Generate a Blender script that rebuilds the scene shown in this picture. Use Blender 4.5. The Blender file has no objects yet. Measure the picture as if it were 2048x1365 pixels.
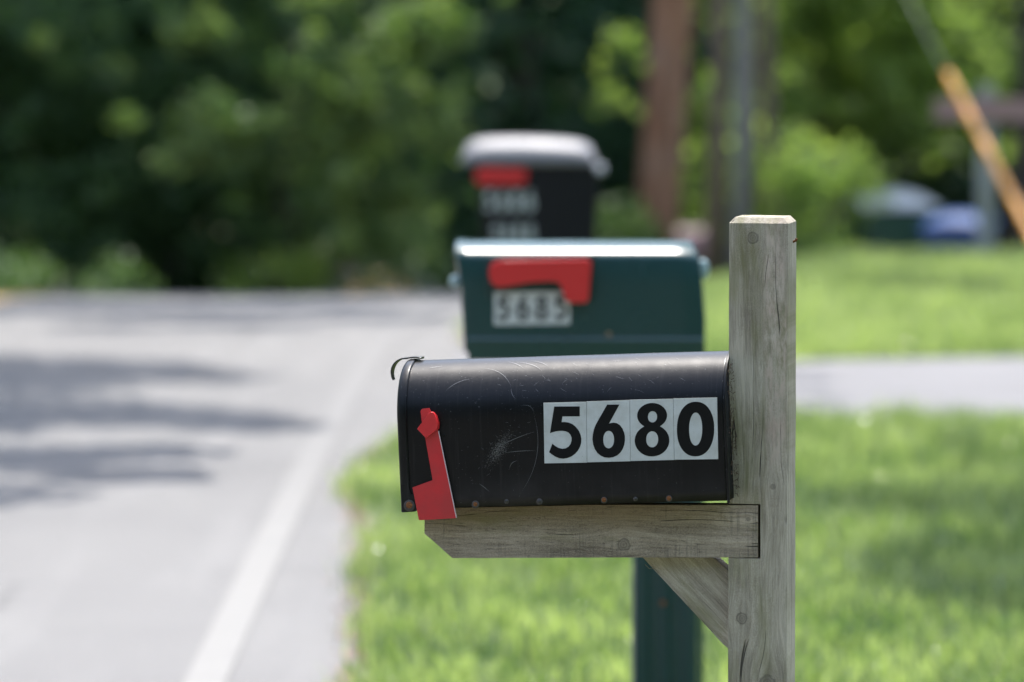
import bpy, bmesh, math, random
import numpy as np
from mathutils import Vector, Matrix, noise as mnoise
from mathutils.geometry import tessellate_polygon
R = math.radians
rng = np.random.default_rng(7)
random.seed(7)
S = bpy.context.scene
C = S.collection

# ------------------------------------------------------------------ camera
cam = bpy.data.cameras.new("camera"); co = bpy.data.objects.new("camera", cam); C.objects.link(co)
co.location = (0, 0, 1.72); co.rotation_euler = (R(90 - 3.784), 0, 0)
cam.lens = 200; cam.sensor_width = 36; cam.clip_start = 0.1; cam.clip_end = 2000
cam.dof.use_dof = True; cam.dof.focus_distance = 8.30; cam.dof.aperture_fstop = 4.2
S.camera = co
# ------------------------------------------------------------------ light
ELEV, AZ = 68.0, 4.0
w = bpy.data.worlds.new("World"); S.world = w; w.use_nodes = True
nt = w.node_tree; bg = nt.nodes["Background"]
sky = nt.nodes.new("ShaderNodeTexSky"); sky.sky_type = 'NISHITA'; sky.sun_disc = False
sky.sun_elevation = R(ELEV); sky.sun_rotation = R(AZ); sky.dust_density = 1.8; sky.ozone_density = 0.8
hz = nt.nodes.new("ShaderNodeHueSaturation"); hz.inputs["Saturation"].default_value = 0.82
nt.links.new(sky.outputs[0], hz.inputs["Color"]); nt.links.new(hz.outputs[0], bg.inputs[0]); bg.inputs[1].default_value = 0.15
sl = bpy.data.lights.new("sun", 'SUN'); sl.energy = 2.2; sl.angle = R(0.53); sl.color = (1, 0.955, 0.89)
so = bpy.data.objects.new("sun", sl); C.objects.link(so)
so.rotation_euler = (R(-(90 - ELEV)), 0, R(-AZ)); so.location = (2, 30, 60)
S.view_settings.view_transform = 'Standard'; S.view_settings.look = 'None'
S.view_settings.exposure = 1.85; S.view_settings.gamma = 1
S.cycles.use_denoising = True
S.cycles.max_bounces = 8; S.cycles.transparent_max_bounces = 8
S.cycles.sample_clamp_indirect = 6

# ------------------------------------------------------------------ helpers
def link(name, me, mats=(), parent=None, smooth=False, **props):
    o = bpy.data.objects.new(name, me); C.objects.link(o)
    for m in (mats if isinstance(mats, (list, tuple)) else [mats]):
        if m: me.materials.append(m)
    if parent: o.parent = parent
    if smooth: me.shade_smooth()
    for k, v in props.items(): o[k] = v
    return o
def empty(name, loc, rot=None, **props):
    o = bpy.data.objects.new(name, None); C.objects.link(o)
    if rot is not None: o.matrix_world = Matrix.Translation(loc) @ rot.to_4x4()
    else: o.location = loc
    o.empty_display_size = 0.1
    for k, v in props.items(): o[k] = v
    return o
def fast_mesh(name, V, counts, idx):
    me = bpy.data.meshes.new(name)
    V = np.asarray(V, np.float32); idx = np.asarray(idx, np.int32).ravel()
    me.vertices.add(len(V)); me.vertices.foreach_set("co", V.ravel())
    counts = np.asarray(counts, np.int32)
    me.loops.add(len(idx)); me.loops.foreach_set("vertex_index", idx)
    me.polygons.add(len(counts))
    st = np.zeros(len(counts), np.int32); st[1:] = np.cumsum(counts)[:-1]
    me.polygons.foreach_set("loop_start", st)
    me.update(calc_edges=True)
    return me
def py_mesh(name, V, Fc):
    me = bpy.data.meshes.new(name); me.from_pydata([tuple(v) for v in V], [], Fc); me.update(); return me
def bevel(o, wd, seg=2, ang=40):
    m = o.modifiers.new("bevel", 'BEVEL'); m.width = wd; m.segments = seg; m.limit_method = 'ANGLE'; m.angle_limit = R(ang)
    o.data.shade_smooth()
    m.harden_normals = True
    return o
def plate(name, outline, holes, y0, y1, mats, parent=None, bev=0, **props):
    """flat shape in local XZ given thickness from y0 (front) to y1 (back)"""
    loops = [outline] + list(holes)
    polys = [[Vector((p[0], p[1], 0)) for p in l] for l in loops]
    tris = tessellate_polygon(polys)
    flat = [p for l in loops for p in l]; n = len(flat)
    V = [(p[0], y0, p[1]) for p in flat] + [(p[0], y1, p[1]) for p in flat]
    Fc = [tuple(t) for t in tris] + [tuple(i + n for i in reversed(t)) for t in tris]
    b = 0
    for l in loops:
        k = len(l)
        for i in range(k):
            a, c = b + i, b + (i + 1) % k
            Fc.append((a, c, c + n, a + n))
        b += k
    me = py_mesh(name, V, Fc)
    bm = bmesh.new(); bm.from_mesh(me); bmesh.ops.recalc_face_normals(bm, faces=bm.faces); bm.to_mesh(me); bm.free()
    o = link(name, me, mats, parent, **props)
    if bev: bevel(o, bev)
    return o
def ell(cx, cy, rx, ry, n=40, p=2.0):
    out = []
    for i in range(n):
        a = 2 * math.pi * i / n; c, s = math.cos(a), math.sin(a)
        out.append((cx + rx * math.copysign(abs(c) ** (2 / p), c), cy + ry * math.copysign(abs(s) ** (2 / p), s)))
    return out
def lathe(name, prof, mats, parent, loc, axis='Y', n=24, **props):
    """profile (r, h) spun round the axis"""
    V, Fc = [], []
    for r, h in prof:
        for i in range(n):
            a = 2 * math.pi * i / n
            if axis == 'Y': V.append((r * math.cos(a), h, r * math.sin(a)))
            else: V.append((r * math.cos(a), r * math.sin(a), h))
    for j in range(len(prof) - 1):
        for i in range(n):
            a, b = j * n + i, j * n + (i + 1) % n
            Fc.append((a, b, b + n, a + n))
    Fc.append(tuple(range(n))); Fc.append(tuple(range((len(prof) - 1) * n, len(prof) * n)))
    me = py_mesh(name, V, Fc)
    bm = bmesh.new(); bm.from_mesh(me); bmesh.ops.recalc_face_normals(bm, faces=bm.faces); bm.to_mesh(me); bm.free()
    o = link(name, me, mats, parent, smooth=True, **props); o.location = loc
    return o
def tube(V, Fc, pts, radii, n=10):
    base = len(V)
    for k, (p, r) in enumerate(zip(pts, radii)):
        p = Vector(p)
        d = (Vector(pts[min(k + 1, len(pts) - 1)]) - Vector(pts[max(k - 1, 0)])).normalized()
        u = d.orthogonal().normalized() if k == 0 else (u - d * u.dot(d)).normalized()
        v = d.cross(u)
        for i in range(n):
            a = 2 * math.pi * i / n
            V.append(tuple(p + (u * math.cos(a) + v * math.sin(a)) * r))
    for k in range(len(pts) - 1):
        for i in range(n):
            a, b = base + k * n + i, base + k * n + (i + 1) % n
            Fc.append((a, b, b + n, a + n))
    Fc.append(tuple(base + i for i in reversed(range(n))))
    Fc.append(tuple(base + (len(pts) - 1) * n + i for i in range(n)))

# ------------------------------------------------------------------ shader helpers
class G:
    def __init__(s, name):
        s.m = bpy.data.materials.new(name); s.m.use_nodes = True; s.t = s.m.node_tree
        s.b = s.t.nodes["Principled BSDF"]; s.out = s.t.nodes["Material Output"]
    def n(s, typ, **k):
        x = s.t.nodes.new(typ)
        for a, v in k.items(): setattr(x, a, v)
        return x
    def set(s, inp, v):
        if hasattr(v, "links") or isinstance(v, bpy.types.NodeSocket): s.t.links.new(v, inp)
        elif isinstance(v, (tuple, list)) and len(v) == 3 and inp.type == 'RGBA': inp.default_value = (*v, 1)
        else: inp.default_value = v
    def M(s, op, a, b=0.0, c=0.0, clamp=False):
        x = s.n("ShaderNodeMath", operation=op, use_clamp=clamp)
        s.set(x.inputs[0], a); s.set(x.inputs[1], b); s.set(x.inputs[2], c); return x.outputs[0]
    def coord(s, scale=(1, 1, 1), loc=(0, 0, 0), rot=(0, 0, 0), src=None):
        if src is None: src = s.n("ShaderNodeTexCoord").outputs["Object"]
        mp = s.n("ShaderNodeMapping"); s.set(mp.inputs[0], src)
        mp.inputs["Scale"].default_value = scale; mp.inputs["Location"].default_value = loc; mp.inputs["Rotation"].default_value = rot
        return mp.outputs[0]
    def noise(s, vec, scale, detail=4, rough=0.55, dist=0.0):
        x = s.n("ShaderNodeTexNoise"); s.set(x.inputs["Vector"], vec); x.inputs["Scale"].default_value = scale
        x.inputs["Detail"].default_value = detail; x.inputs["Roughness"].default_value = rough; x.inputs["Distortion"].default_value = dist
        return x.outputs["Fac"]
    def ramp(s, f, lo, hi):
        x = s.n("ShaderNodeMapRange"); x.clamp = True; s.set(x.inputs[0], f)
        x.inputs[1].default_value = lo; x.inputs[2].default_value = hi; return x.outputs[0]
    def mix(s, f, a, b, mode='MIX'):
        x = s.n("ShaderNodeMix", data_type='RGBA', blend_type=mode); s.set(x.inputs[0], f); s.set(x.inputs[6], a); s.set(x.inputs[7], b)
        return x.outputs[2]
    def col(s, c): s.set(s.b.inputs["Base Color"], c); return s
    def rough(s, r): s.set(s.b.inputs["Roughness"], r); return s
    def bump(s, h, dist=0.001, strength=1.0):
        x = s.n("ShaderNodeBump"); s.set(x.inputs["Height"], h); x.inputs["Distance"].default_value = dist
        x.inputs["Strength"].default_value = strength; s.set(s.b.inputs["Normal"], x.outputs[0]); return s

def sep(g, v):
    x = g.n("ShaderNodeSeparateXYZ"); g.set(x.inputs[0], v); return x.outputs
def comb(g, x, y, z):
    c = g.n("ShaderNodeCombineXYZ"); g.set(c.inputs[0], x); g.set(c.inputs[1], y); g.set(c.inputs[2], z); return c.outputs[0]

def paint(name, col, rough, var=0.12, bumpd=0.0003, scale=40, spec=0.5, coat=0):
    g = G(name); c = g.coord()
    f = g.noise(c, scale, 5); f2 = g.noise(c, scale * 0.15, 3)
    dark = tuple(x * (1 - var) for x in col); lite = tuple(min(1, x * (1 + var)) for x in col)
    g.col(g.mix(f, dark, lite)); g.rough(g.M('ADD', g.M('MULTIPLY', f2, 0.15), rough - 0.07))
    g.b.inputs["Specular IOR Level"].default_value = spec
    if coat: g.b.inputs["Coat Weight"].default_value = coat; g.b.inputs["Coat Roughness"].default_value = 0.1
    if bumpd: g.bump(f, bumpd, 0.4)
    return g.m

def leaf_mat(name, c1, c2, trans=0.4, gl=0.35, tm=(1.3, 1.45, 0.62), spec=0.22):
    g = G(name)
    at = g.n("ShaderNodeAttribute", attribute_name="tint")
    col = g.mix(at.outputs["Fac"], c1, c2)
    g.col(col); g.b.inputs["Roughness"].default_value = gl
    g.b.inputs["Specular IOR Level"].default_value = spec
    tr = g.n("ShaderNodeBsdfTranslucent")
    tc = g.mix(1.0, col, tm, 'MULTIPLY'); g.set(tr.inputs[0], tc)
    mx = g.n("ShaderNodeMixShader"); mx.inputs[0].default_value = trans
    g.t.links.new(g.b.outputs[0], mx.inputs[1]); g.t.links.new(tr.outputs[0], mx.inputs[2])
    g.t.links.new(mx.outputs[0], g.out.inputs[0])
    return g.m

def bark_mat(name, c1, c2, sc=6):
    g = G(name); v = g.coord((sc, sc, sc * 0.2))
    f = g.noise(v, 3, 8, 0.65, 1.0); f2 = g.noise(g.coord(), 0.9, 3)
    g.col(g.mix(g.ramp(g.M('ADD', f, g.M('MULTIPLY', f2, 0.5)), 0.45, 1.0), c1, c2)); g.rough(0.9)
    g.bump(f, 0.02, 0.8)
    return g.m

def wood_mat(name, grain='Z', knots=(), algae=0.5, brown=None, saw=False, base=((.215, .184, .142), (.610, .545, .440)), seed=0.0):
    """weathered grey lumber; grain runs along `grain`; knots = (x, z, r) in object space"""
    g = G(name)
    P = sep(g, g.n("ShaderNodeTexCoord").outputs["Object"])
    X, Y, Z = P
    L, A = (Z, X) if grain == 'Z' else (X, Z)              # along, across
    warp = None; disc = None; rim = None
    for (kx, kz, kr) in knots:
        kl, ka = (kz, kx) if grain == 'Z' else (kx, kz)
        dl = g.M('SUBTRACT', L, kl); da = g.M('SUBTRACT', A, ka)
        d2 = g.M('ADD', g.M('MULTIPLY', g.M('MULTIPLY', dl, dl), 0.35), g.M('MULTIPLY', da, da))
        fall = g.M('POWER', 2.718, g.M('MULTIPLY', d2, -0.13 / (kr * kr)))
        wv = g.M('MULTIPLY', g.M('MULTIPLY', da, -0.75), fall)
        warp = wv if warp is None else g.M('ADD', warp, wv)
        nz = g.M('MULTIPLY', g.M('SUBTRACT', g.noise(g.coord((1, 1, 1), (seed, kx, 0)), 120, 2), 0.5), kr * 0.35)
        r = g.M('ADD', g.M('SQRT', g.M('ADD', g.M('MULTIPLY', dl, dl), g.M('MULTIPLY', da, da))), nz)
        q = g.M('DIVIDE', r, kr)
        dd = g.M('SUBTRACT', 1.0, g.ramp(q, 0.88, 1.0))
        rr = g.M('SUBTRACT', 1.0, g.ramp(g.M('ABSOLUTE', g.M('SUBTRACT', q, 0.98)), 0.02, 0.13))
        rings = g.M('SINE', g.M('MULTIPLY', q, 17.0))
        dd2 = g.M('MULTIPLY', dd, g.M('ADD', 0.75, g.M('MULTIPLY', rings, 0.25)))
        disc = dd2 if disc is None else g.M('MAXIMUM', disc, dd2)
        rr = g.M('MULTIPLY', rr, g.ramp(g.noise(g.coord((1, 1, 1), (seed, kz, 2)), 95, 2), .42, .60)); rim = rr if rim is None else g.M('MAXIMUM', rim, rr)
    A2 = A if warp is None else g.M('ADD', A, warp)
    wob = g.M('MULTIPLY', g.M('SUBTRACT', g.noise(comb(g, g.M('MULTIPLY', A, 8.0), g.M('MULTIPLY', L, 2.2), seed), 1.5, 2), 0.5), 0.02)
    A2 = g.M('ADD', A2, wob)
    v = comb(g, g.M('MULTIPLY', A2, 60.0), g.M('MULTIPLY', L, 2.5), g.M('ADD', g.M('MULTIPLY', Y, 60.0), seed))
    gr = g.noise(v, 1.0, 6, 0.6)
    vf = comb(g, g.M('MULTIPLY', A2, 420.0), g.M('MULTIPLY', L, 22.0), g.M('ADD', g.M('MULTIPLY', Y, 420.0), seed))
    fine = g.noise(vf, 1.0, 4, 0.65)
    spk = g.noise(g.coord((1, 1, 1), (seed, 0, 0)), 900, 3, 0.7)
    big = g.noise(g.coord((1, 1, 1), (0, seed, 3)), 9, 3)
    val = g.M('ADD', g.M('MULTIPLY', gr, 0.34), g.M('ADD', g.M('MULTIPLY', fine, 0.32), g.M('MULTIPLY', spk, 0.44)))
    val = g.M('ADD', val, g.M('MULTIPLY', big, 0.25))
    col = g.mix(g.ramp(val, 0.555, 0.80), base[0], base[1])
    # drying cracks: narrow dark lines along the grain, broken up along their length
    crk = g.noise(comb(g, g.M('MULTIPLY', A2, 34.0), g.M('MULTIPLY', L, 1.6), g.M('ADD', g.M('MULTIPLY', Y, 30.0), seed + 5)), 1.0, 2, 0.4)
    c1 = g.M('SUBTRACT', 1.0, g.ramp(g.M('ABSOLUTE', g.M('SUBTRACT', crk, 0.53)), 0.0015, 0.006))
    brk = g.ramp(g.noise(comb(g, g.M('MULTIPLY', A, 20.0), g.M('MULTIPLY', L, 9.0), seed + 9), 1.0, 3), 0.53, 0.60)
    crack = g.M('MULTIPLY', c1, brk)
    # olive algae
    al = g.ramp(g.noise(comb(g, g.M('MULTIPLY', A, 24.0), g.M('MULTIPLY', L, 5.0), seed + 2.5), 1.0, 5, 0.6), 0.57 - 0.20 * algae, 0.72 - 0.12 * algae)
    col = g.mix(g.M('MULTIPLY', al, 0.72), col, (.185, .180, .075))
    if brown:                                                   # (across centre, half width, along from, along to)
        a0, aw, l0, l1 = brown
        m1 = g.M('SUBTRACT', 1.0, g.ramp(g.M('ABSOLUTE', g.M('SUBTRACT', g.M('ADD', A, g.M('MULTIPLY', wob, 1.0)), a0)), aw * 0.6, aw))
        m2 = g.M('MULTIPLY', g.ramp(L, l0, l0 + 0.04), g.M('SUBTRACT', 1.0, g.ramp(L, l1 - 0.04, l1)))
        pn = g.ramp(g.noise(comb(g, g.M('MULTIPLY', A, 130.0), g.M('MULTIPLY', L, 34.0), seed), 1.0, 6, 0.75), 0.40, 0.60)
        bm_ = g.M('MULTIPLY', g.M('MULTIPLY', m1, m2), pn)
        pc = g.mix(g.noise(g.coord(), 25, 2), (.50, .35, .29), (.62, .56, .47))
        col = g.mix(g.M('MULTIPLY', bm_, 0.85), col, pc)
    if saw:                                                     # saw-tooth marks across the grain and a warm weathered upper band
        sw = g.noise(comb(g, g.M('MULTIPLY', A, 10.0), g.M('MULTIPLY', L, 330.0), seed), 1.0, 2, 0.5)
        swm = g.ramp(g.noise(comb(g, g.M('MULTIPLY', A, 20.0), g.M('MULTIPLY', L, 12.0), 3.0), 1.0, 2), 0.45, 0.6)
        col = g.mix(g.M('MULTIPLY', g.M('MULTIPLY', g.ramp(sw, 0.52, 0.66), swm), 0.4), col, (.08, .075, .065))
        up = g.M('ADD', Z, g.M('MULTIPLY', g.M('SUBTRACT', big, 0.5), 0.05))
        wm = g.M('MULTIPLY', g.ramp(up, 0.215, 0.25), g.M('SUBTRACT', 1.0, g.ramp(X, -0.12, 0.0)))
        col = g.mix(g.M('MULTIPLY', wm, 0.7), col, g.mix(spk, (.12, .075, .04), (.38, .28, .18)))
        # short crazing along the grain
        cz = g.noise(comb(g, g.M('MULTIPLY', A, 330.0), g.M('MULTIPLY', L, 60.0), seed + 1), 1.0, 4, 0.7, 0.6)
        czm = g.ramp(cz, 0.60, 0.66)
        col = g.mix(g.M('MULTIPLY', czm, 0.55), col, (.055, .045, .035))
    if disc is not None:
        col = g.mix(g.M('MULTIPLY', disc, 0.72), col, g.mix(spk, (.09, .075, .055), (.20, .175, .145)))
        col = g.mix(g.M('MULTIPLY', rim, 0.6), col, (.05, .042, .035))
    col = g.mix(g.M('MULTIPLY', crack, 0.85), col, (.03, .028, .024))
    g.col(col); g.rough(0.85); g.b.inputs["Specular IOR Level"].default_value = 0.3
    h = g.M('SUBTRACT', g.M('ADD', g.M('MULTIPLY', fine, 0.5), g.M('MULTIPLY', gr, 0.6)), g.M('MULTIPLY', crack, 1.2))
    g.bump(h, 0.0024, 1.0)
    return g.m

# ------------------------------------------------------------------ terrain
def sstep(x, a, b):
    t = np.clip((x - a) / (b - a), 0, 1); return t * t * (3 - 2 * t)
def H(x, y):
    x = np.asarray(x, float); y = np.asarray(y, float)
    yc = 31.3 + 3.6 * sstep(x, 0.8, 2.2) + 0.25 * np.sin(x * 0.9) * (x < 0.8)
    t = (y - yc) / 1.2
    d = 0.12 * 1.2 * np.logaddexp(0, np.clip(t, -30, 200))
    z = -2.4 * np.tanh(d / 2.4)
    far = sstep(y, 70, 200); z = z * (1 - far) + far * (-1.0)
    # wooded bank left of the road beyond the crest, and a bare cutting beside it
    z = z + 1.05 * np.exp(-((x + 4.6) / 1.5) ** 2 - ((y - 38.5) / 3.0) ** 2)
    z = z + 1.08 * np.exp(-((x + 1.0) / 0.42) ** 2 - ((y - 40.0) / 2.2) ** 2)
    return z
def grid(name, xs, ys, mat, dz=0.0, mask=None, **props):
    XX, YY = np.meshgrid(xs, ys); ZZ = H(XX, YY) + dz
    V = np.stack([XX.ravel(), YY.ravel(), ZZ.ravel()], 1)
    nx, ny = len(xs), len(ys)
    i = np.arange(nx - 1); j = np.arange(ny - 1); I, J = np.meshgrid(i, j)
    a = (J * nx + I).ravel(); q = np.stack([a, a + 1, a + nx + 1, a + nx], 1)
    me = fast_mesh(name, V, np.full(len(q), 4), q); return link(name, me, mat, smooth=True, **props)

g = G("soil_and_thatch"); c = g.coord()
f = g.noise(c, 3.0, 6, 0.65); f2 = g.noise(c, 45, 5, 0.7)
cc = g.mix(g.ramp(f, 0.35, 0.65), (.060, .080, .025), (.105, .140, .040)); cc = g.mix(g.ramp(f2, 0.5, 0.7), cc, (.13, .105, .06))
pos = sep(g, c)
wx = g.M('MULTIPLY', g.M('MULTIPLY', g.ramp(pos[1], 36.0, 39.0), g.M('SUBTRACT', 1.0, g.ramp(pos[1], 41.5, 43.0))), g.M('SUBTRACT', 1.0, g.ramp(g.M('ABSOLUTE', g.M('ADD', pos[0], .95)), 0.5, 0.9)))
cc = g.mix(wx, cc, g.mix(f2, (.27, .19, .10), (.46, .34, .19)))
g.col(cc); g.rough(0.95); g.bump(f2, 0.02, 1); GROUND = g.m
xs = np.concatenate([np.linspace(-700, -12, 30), np.arange(-11.5, 11.6, 0.25), np.linspace(12, 700, 30)])
ys = np.concatenate([np.linspace(-500, -12, 25), np.arange(-11, 60, 0.35), np.linspace(60, 900, 45)])
grid("ground", xs, ys, GROUND, kind="structure")

# edge line of the road: (x, y)
EDGE = [(-.80, -60), (-.78, -20), (-.745, 5), (-.730, 13.6), (-.685, 20.15), (-.59, 25.4), (-.44, 27.6), (-.15, 30), (.45, 33), (1.6, 37), (4.0, 42), (9, 49), (18, 57), (40, 70)]
def resample(P, step=0.35):
    P = np.array(P, float); n = len(P); out = []
    for i in range(n - 1):
        p0, p1, p2, p3 = P[max(i - 1, 0)], P[i], P[i + 1], P[min(i + 2, n - 1)]
        k = max(2, int(np.linalg.norm(p2 - p1) / step))
        m1 = (p2 - p0) / 2 * min(1, np.linalg.norm(p2 - p1) / max(1e-6, np.linalg.norm(p1 - p0) if i else np.linalg.norm(p2 - p1)))
        m2 = (p3 - p1) / 2 * min(1, np.linalg.norm(p2 - p1) / max(1e-6, np.linalg.norm(p3 - p2) if i < n - 2 else np.linalg.norm(p2 - p1)))
        for t in np.arange(k) / k:
            out.append((2*t**3-3*t**2+1)*p1 + (t**3-2*t**2+t)*m1 + (-2*t**3+3*t**2)*p2 + (t**3-t**2)*m2)
    out.append(P[-1]); return np.array(out)
EP = resample(EDGE)
T = np.gradient(EP, axis=0); T /= np.linalg.norm(T, axis=1)[:, None]; N = np.stack([T[:, 1], -T[:, 0]], 1)  # to the right
def edge_x(y): return np.interp(y, EP[:, 1], EP[:, 0])
def ribbon(name, offs, dz, mat, wob=0.0, y0=-60, y1=70, **props):
    m = (EP[:, 1] >= y0) & (EP[:, 1] <= y1); P = EP[m]; NN = N[m]; V = []
    for k, o_ in enumerate(offs):
        wv = wob * np.array([mnoise.noise(Vector((p[1] * 2.3, k * 3.1, 0))) for p in P]) if k in (0, len(offs) - 1) else 0
        q = P + NN * (o_ + wv)[:, None] if wob and k in (0, len(offs) - 1) else P + NN * o_
        V.append(np.column_stack([q, H(q[:, 0], q[:, 1]) + dz]))
    V = np.stack(V, 1).reshape(-1, 3); nx, ny = len(offs), len(P)
    I, J = np.meshgrid(np.arange(nx - 1), np.arange(ny - 1)); a = (J * nx + I).ravel()
    q = np.stack([a, a + 1, a + nx + 1, a + nx], 1)
    return link(name, fast_mesh(name, V, np.full(len(q), 4), q), mat, smooth=True, **props)

g = G("asphalt"); c = g.coord()
f = g.noise(c, 160, 4, 0.8); f1 = g.noise(c, 0.7, 4, 0.6); f3 = g.noise(g.coord((5, .5, 1)), 1.0, 4)
cc = g.mix(g.ramp(f, 0.3, 0.72), (.070, .069, .067), (.238, .232, .225)); cc = g.mix(g.M('MULTIPLY', g.ramp(f1, 0.42, 0.62), 0.30), cc, (.105, .103, .104))
cc = g.mix(g.M('MULTIPLY', g.ramp(f3, 0.50, 0.68), 0.25), cc, (.215, .210, .203))
vx = g.n("ShaderNodeTexVoronoi", feature='DISTANCE_TO_EDGE'); g.set(vx.inputs["Vector"], g.coord((1, .55, 1))); vx.inputs["Scale"].default_value = .8
ck = g.M('MULTIPLY', g.M('SUBTRACT', 1.0, g.ramp(g.M('ADD', vx.outputs["Distance"], g.M('MULTIPLY', g.M('SUBTRACT', g.noise(c, 6, 4), .5), .10)), .0, .012)), g.ramp(f1, .48, .56))
cc = g.mix(g.M('MULTIPLY', ck, .6), cc, (.03, .03, .03))
g.col(cc); g.rough(0.8); g.bump(f, 0.004, 0.6); ASPH = g.m
ribbon("road", np.linspace(-5.7, 0.36, 22), 0.012, ASPH, wob=0.05, kind="structure")
g = G("white_road_paint"); c = g.coord(); f = g.noise(c, 60, 5, 0.7)
yy = sep(g, c)[1]; wear = g.M('ADD', g.ramp(g.noise(c, 5, 5, .7), .40, .65), g.M('MULTIPLY', g.ramp(yy, 16.0, 21.5), 1.2), clamp=True)
wear = g.M('MAXIMUM', g.M('MULTIPLY', g.ramp(f, .46, .60), .8), g.M('MULTIPLY', wear, g.M('ADD', .35, g.M('MULTIPLY', g.ramp(yy, 16.0, 21.5), .55))))
g.col(g.mix(wear, (.200, .195, .182), (.145, .142, .139))); g.rough(0.7); LINE = g.m
ribbon("edge_line", (-0.05, 0.0, 0.05), 0.017, LINE, kind="structure")
g = G("yellow_road_paint"); f = g.noise(g.coord(), 60, 5, 0.7)
g.col(g.mix(g.ramp(f, 0.36, 0.5), (.35, .27, .18), (.60, .38, .12))); g.rough(0.7); YEL = g.m
ribbon("centre_line", (-2.70, -2.60), 0.017, YEL, kind="structure")
ribbon("centre_line", (-2.50, -2.40), 0.017, YEL, kind="structure")
# driveway: a flared strip running off to the right
def Yn(x): return 21.4 - 1.35 * np.exp(-np.maximum(x + 0.5, -0.3) / 0.42)
def Yf(x): return 24.25 + 0.26 * np.maximum(x, 0) + 1.45 * np.exp(-np.maximum(x + 0.25, -0.2) / 0.45)
dx = np.concatenate([np.arange(-0.75, 4, 0.1), np.arange(4, 16, 0.5)]); V = []
for x in dx:
    a, b = Yn(x), Yf(x)
    for t in np.linspace(0, 1, 14):
        y = a + (b - a) * t; V.append((x, y, float(H(x, y)) + 0.008))
nx = 14; q = [(i * nx + j, (i + 1) * nx + j, (i + 1) * nx + j + 1, i * nx + j + 1) for i in range(len(dx) - 1) for j in range(nx - 1)]
g = G("pale_concrete"); c = g.coord(); f = g.noise(c, 120, 4, 0.8); f1 = g.noise(c, 1.3, 4)
g.col(g.mix(g.ramp(g.M('ADD', g.M('MULTIPLY', f, .6), g.M('MULTIPLY', f1, .5)), 0.35, 0.75), (.105, .104, .108), (.180, .178, .184))); g.rough(0.8); g.bump(f, 0.003, 0.5)
link("driveway", py_mesh("driveway", V, q), g.m, smooth=True, kind="structure")

# ------------------------------------------------------------------ grass
def grass_mask(x, y):
    nz = 0.018 * np.sin(y * 5.1) + 0.012 * np.sin(y * 13.7 + 1) + 0.02 * np.sin(y * 2.2 + 2) + 0.025 * rng.standard_normal(np.shape(y))
    e = edge_x(y) + np.interp(y, [0, 14, 17, 18.6, 20, 22, 25.7, 27, 30, 40], [.34, .34, .27, .16, .2, .3, .37, .3, .3, .35]) + nz
    right = (x > e) & ~((y > Yn(x) - 0.02 + nz * .6) & (y < Yf(x) + 0.02 + nz * .6))
    left = x < edge_x(y) - 5.75 + nz
    return right | left
def blades(n, x0, x1, y0, y1, hmin, hmax, wd):
    x = rng.uniform(x0, x1, n); y = rng.uniform(y0, y1, n); m = grass_mask(x, y); x, y = x[m], y[m]
    # thin out in tufts
    t = np.sin(x * 7.3 + np.sin(y * 3.1) * 2) * np.sin(y * 6.1 + np.sin(x * 4.7) * 2)
    k = rng.random(len(x)) < 0.72 + 0.28 * t; x, y, t = x[k], y[k], t[k]
    n = len(x); h = rng.uniform(hmin, hmax, n) * (1 + 0.25 * t) * (0.75 + 0.5 * rng.random(n)); a = rng.uniform(0, 2 * np.pi, n)
    lean = rng.uniform(0.1, 1.0, n) * h * 0.8; wv = wd * rng.uniform(.6, 1.3, n) * np.where(rng.random(n) < .05, 2.2, 1)
    z = H(x, y) - 0.002
    ux, uy = np.cos(a), np.sin(a); lx, ly = -uy, ux
    ph = rng.uniform(-.9, .9, n); lx, ly = lx * np.cos(ph) - ly * np.sin(ph), lx * np.sin(ph) + ly * np.cos(ph)
    P = np.empty((n, 5, 3), np.float32)
    P[:, 0] = np.stack([x - ux * wv / 2, y - uy * wv / 2, z], 1); P[:, 1] = np.stack([x + ux * wv / 2, y + uy * wv / 2, z], 1)
    mx, my, mz = x + lx * lean * .35, y + ly * lean * .35, z + h * .6
    P[:, 2] = np.stack([mx + ux * wv * .42, my + uy * wv * .42, mz], 1); P[:, 3] = np.stack([mx - ux * wv * .42, my - uy * wv * .42, mz], 1)
    P[:, 4] = np.stack([x + lx * lean, y + ly * lean, z + h * rng.uniform(.8, 1.0, n)], 1)
    tint = np.clip(0.42 + 0.33 * rng.standard_normal(n) + 0.2 * t + 0.25 * (y > 24), 0, 1)
    return P, tint
sets = [blades(150000, -0.7, 3.4, 12.2, 22.0, .05, .10, .0055), blades(150000, -0.6, 4.5, 24.0, 37.5, .05, .10, .007),
        blades(30000, -0.5, 3.5, 4.0, 12.2, .05, .10, .006), blades(50000, 3.0, 9.0, 4.0, 37, .06, .11, .010),
        blades(26000, -12, -5.8, 0, 40, .08, .15, .012), blades(20000, -3.5, 0.5, 33, 45, .08, .2, .012)]
P = np.concatenate([s[0] for s in sets]); tint = np.concatenate([s[1] for s in sets]); n = len(P)
b = np.arange(n)[:, None] * 5
idx = np.concatenate([b + np.array([[0, 1, 2, 3]]), b + np.array([[3, 2, 4]])], 1).ravel()
me = fast_mesh("grass", P.reshape(-1, 3), np.tile([4, 3], n), idx)
at = me.attributes.new("tint", 'FLOAT', 'POINT'); at.data.foreach_set("value", np.repeat(tint, 5).astype(np.float32))
GRASS = leaf_mat("grass_blade", (.075, .138, .038), (.440, .485, .225), 0.50, 0.18, (1.12, 1.32, 0.70), 0.75)
_g = GRASS.node_tree; _mx = [n_ for n_ in _g.nodes if n_.type == 'MIX' and n_.blend_type == 'MIX'][0]
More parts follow.
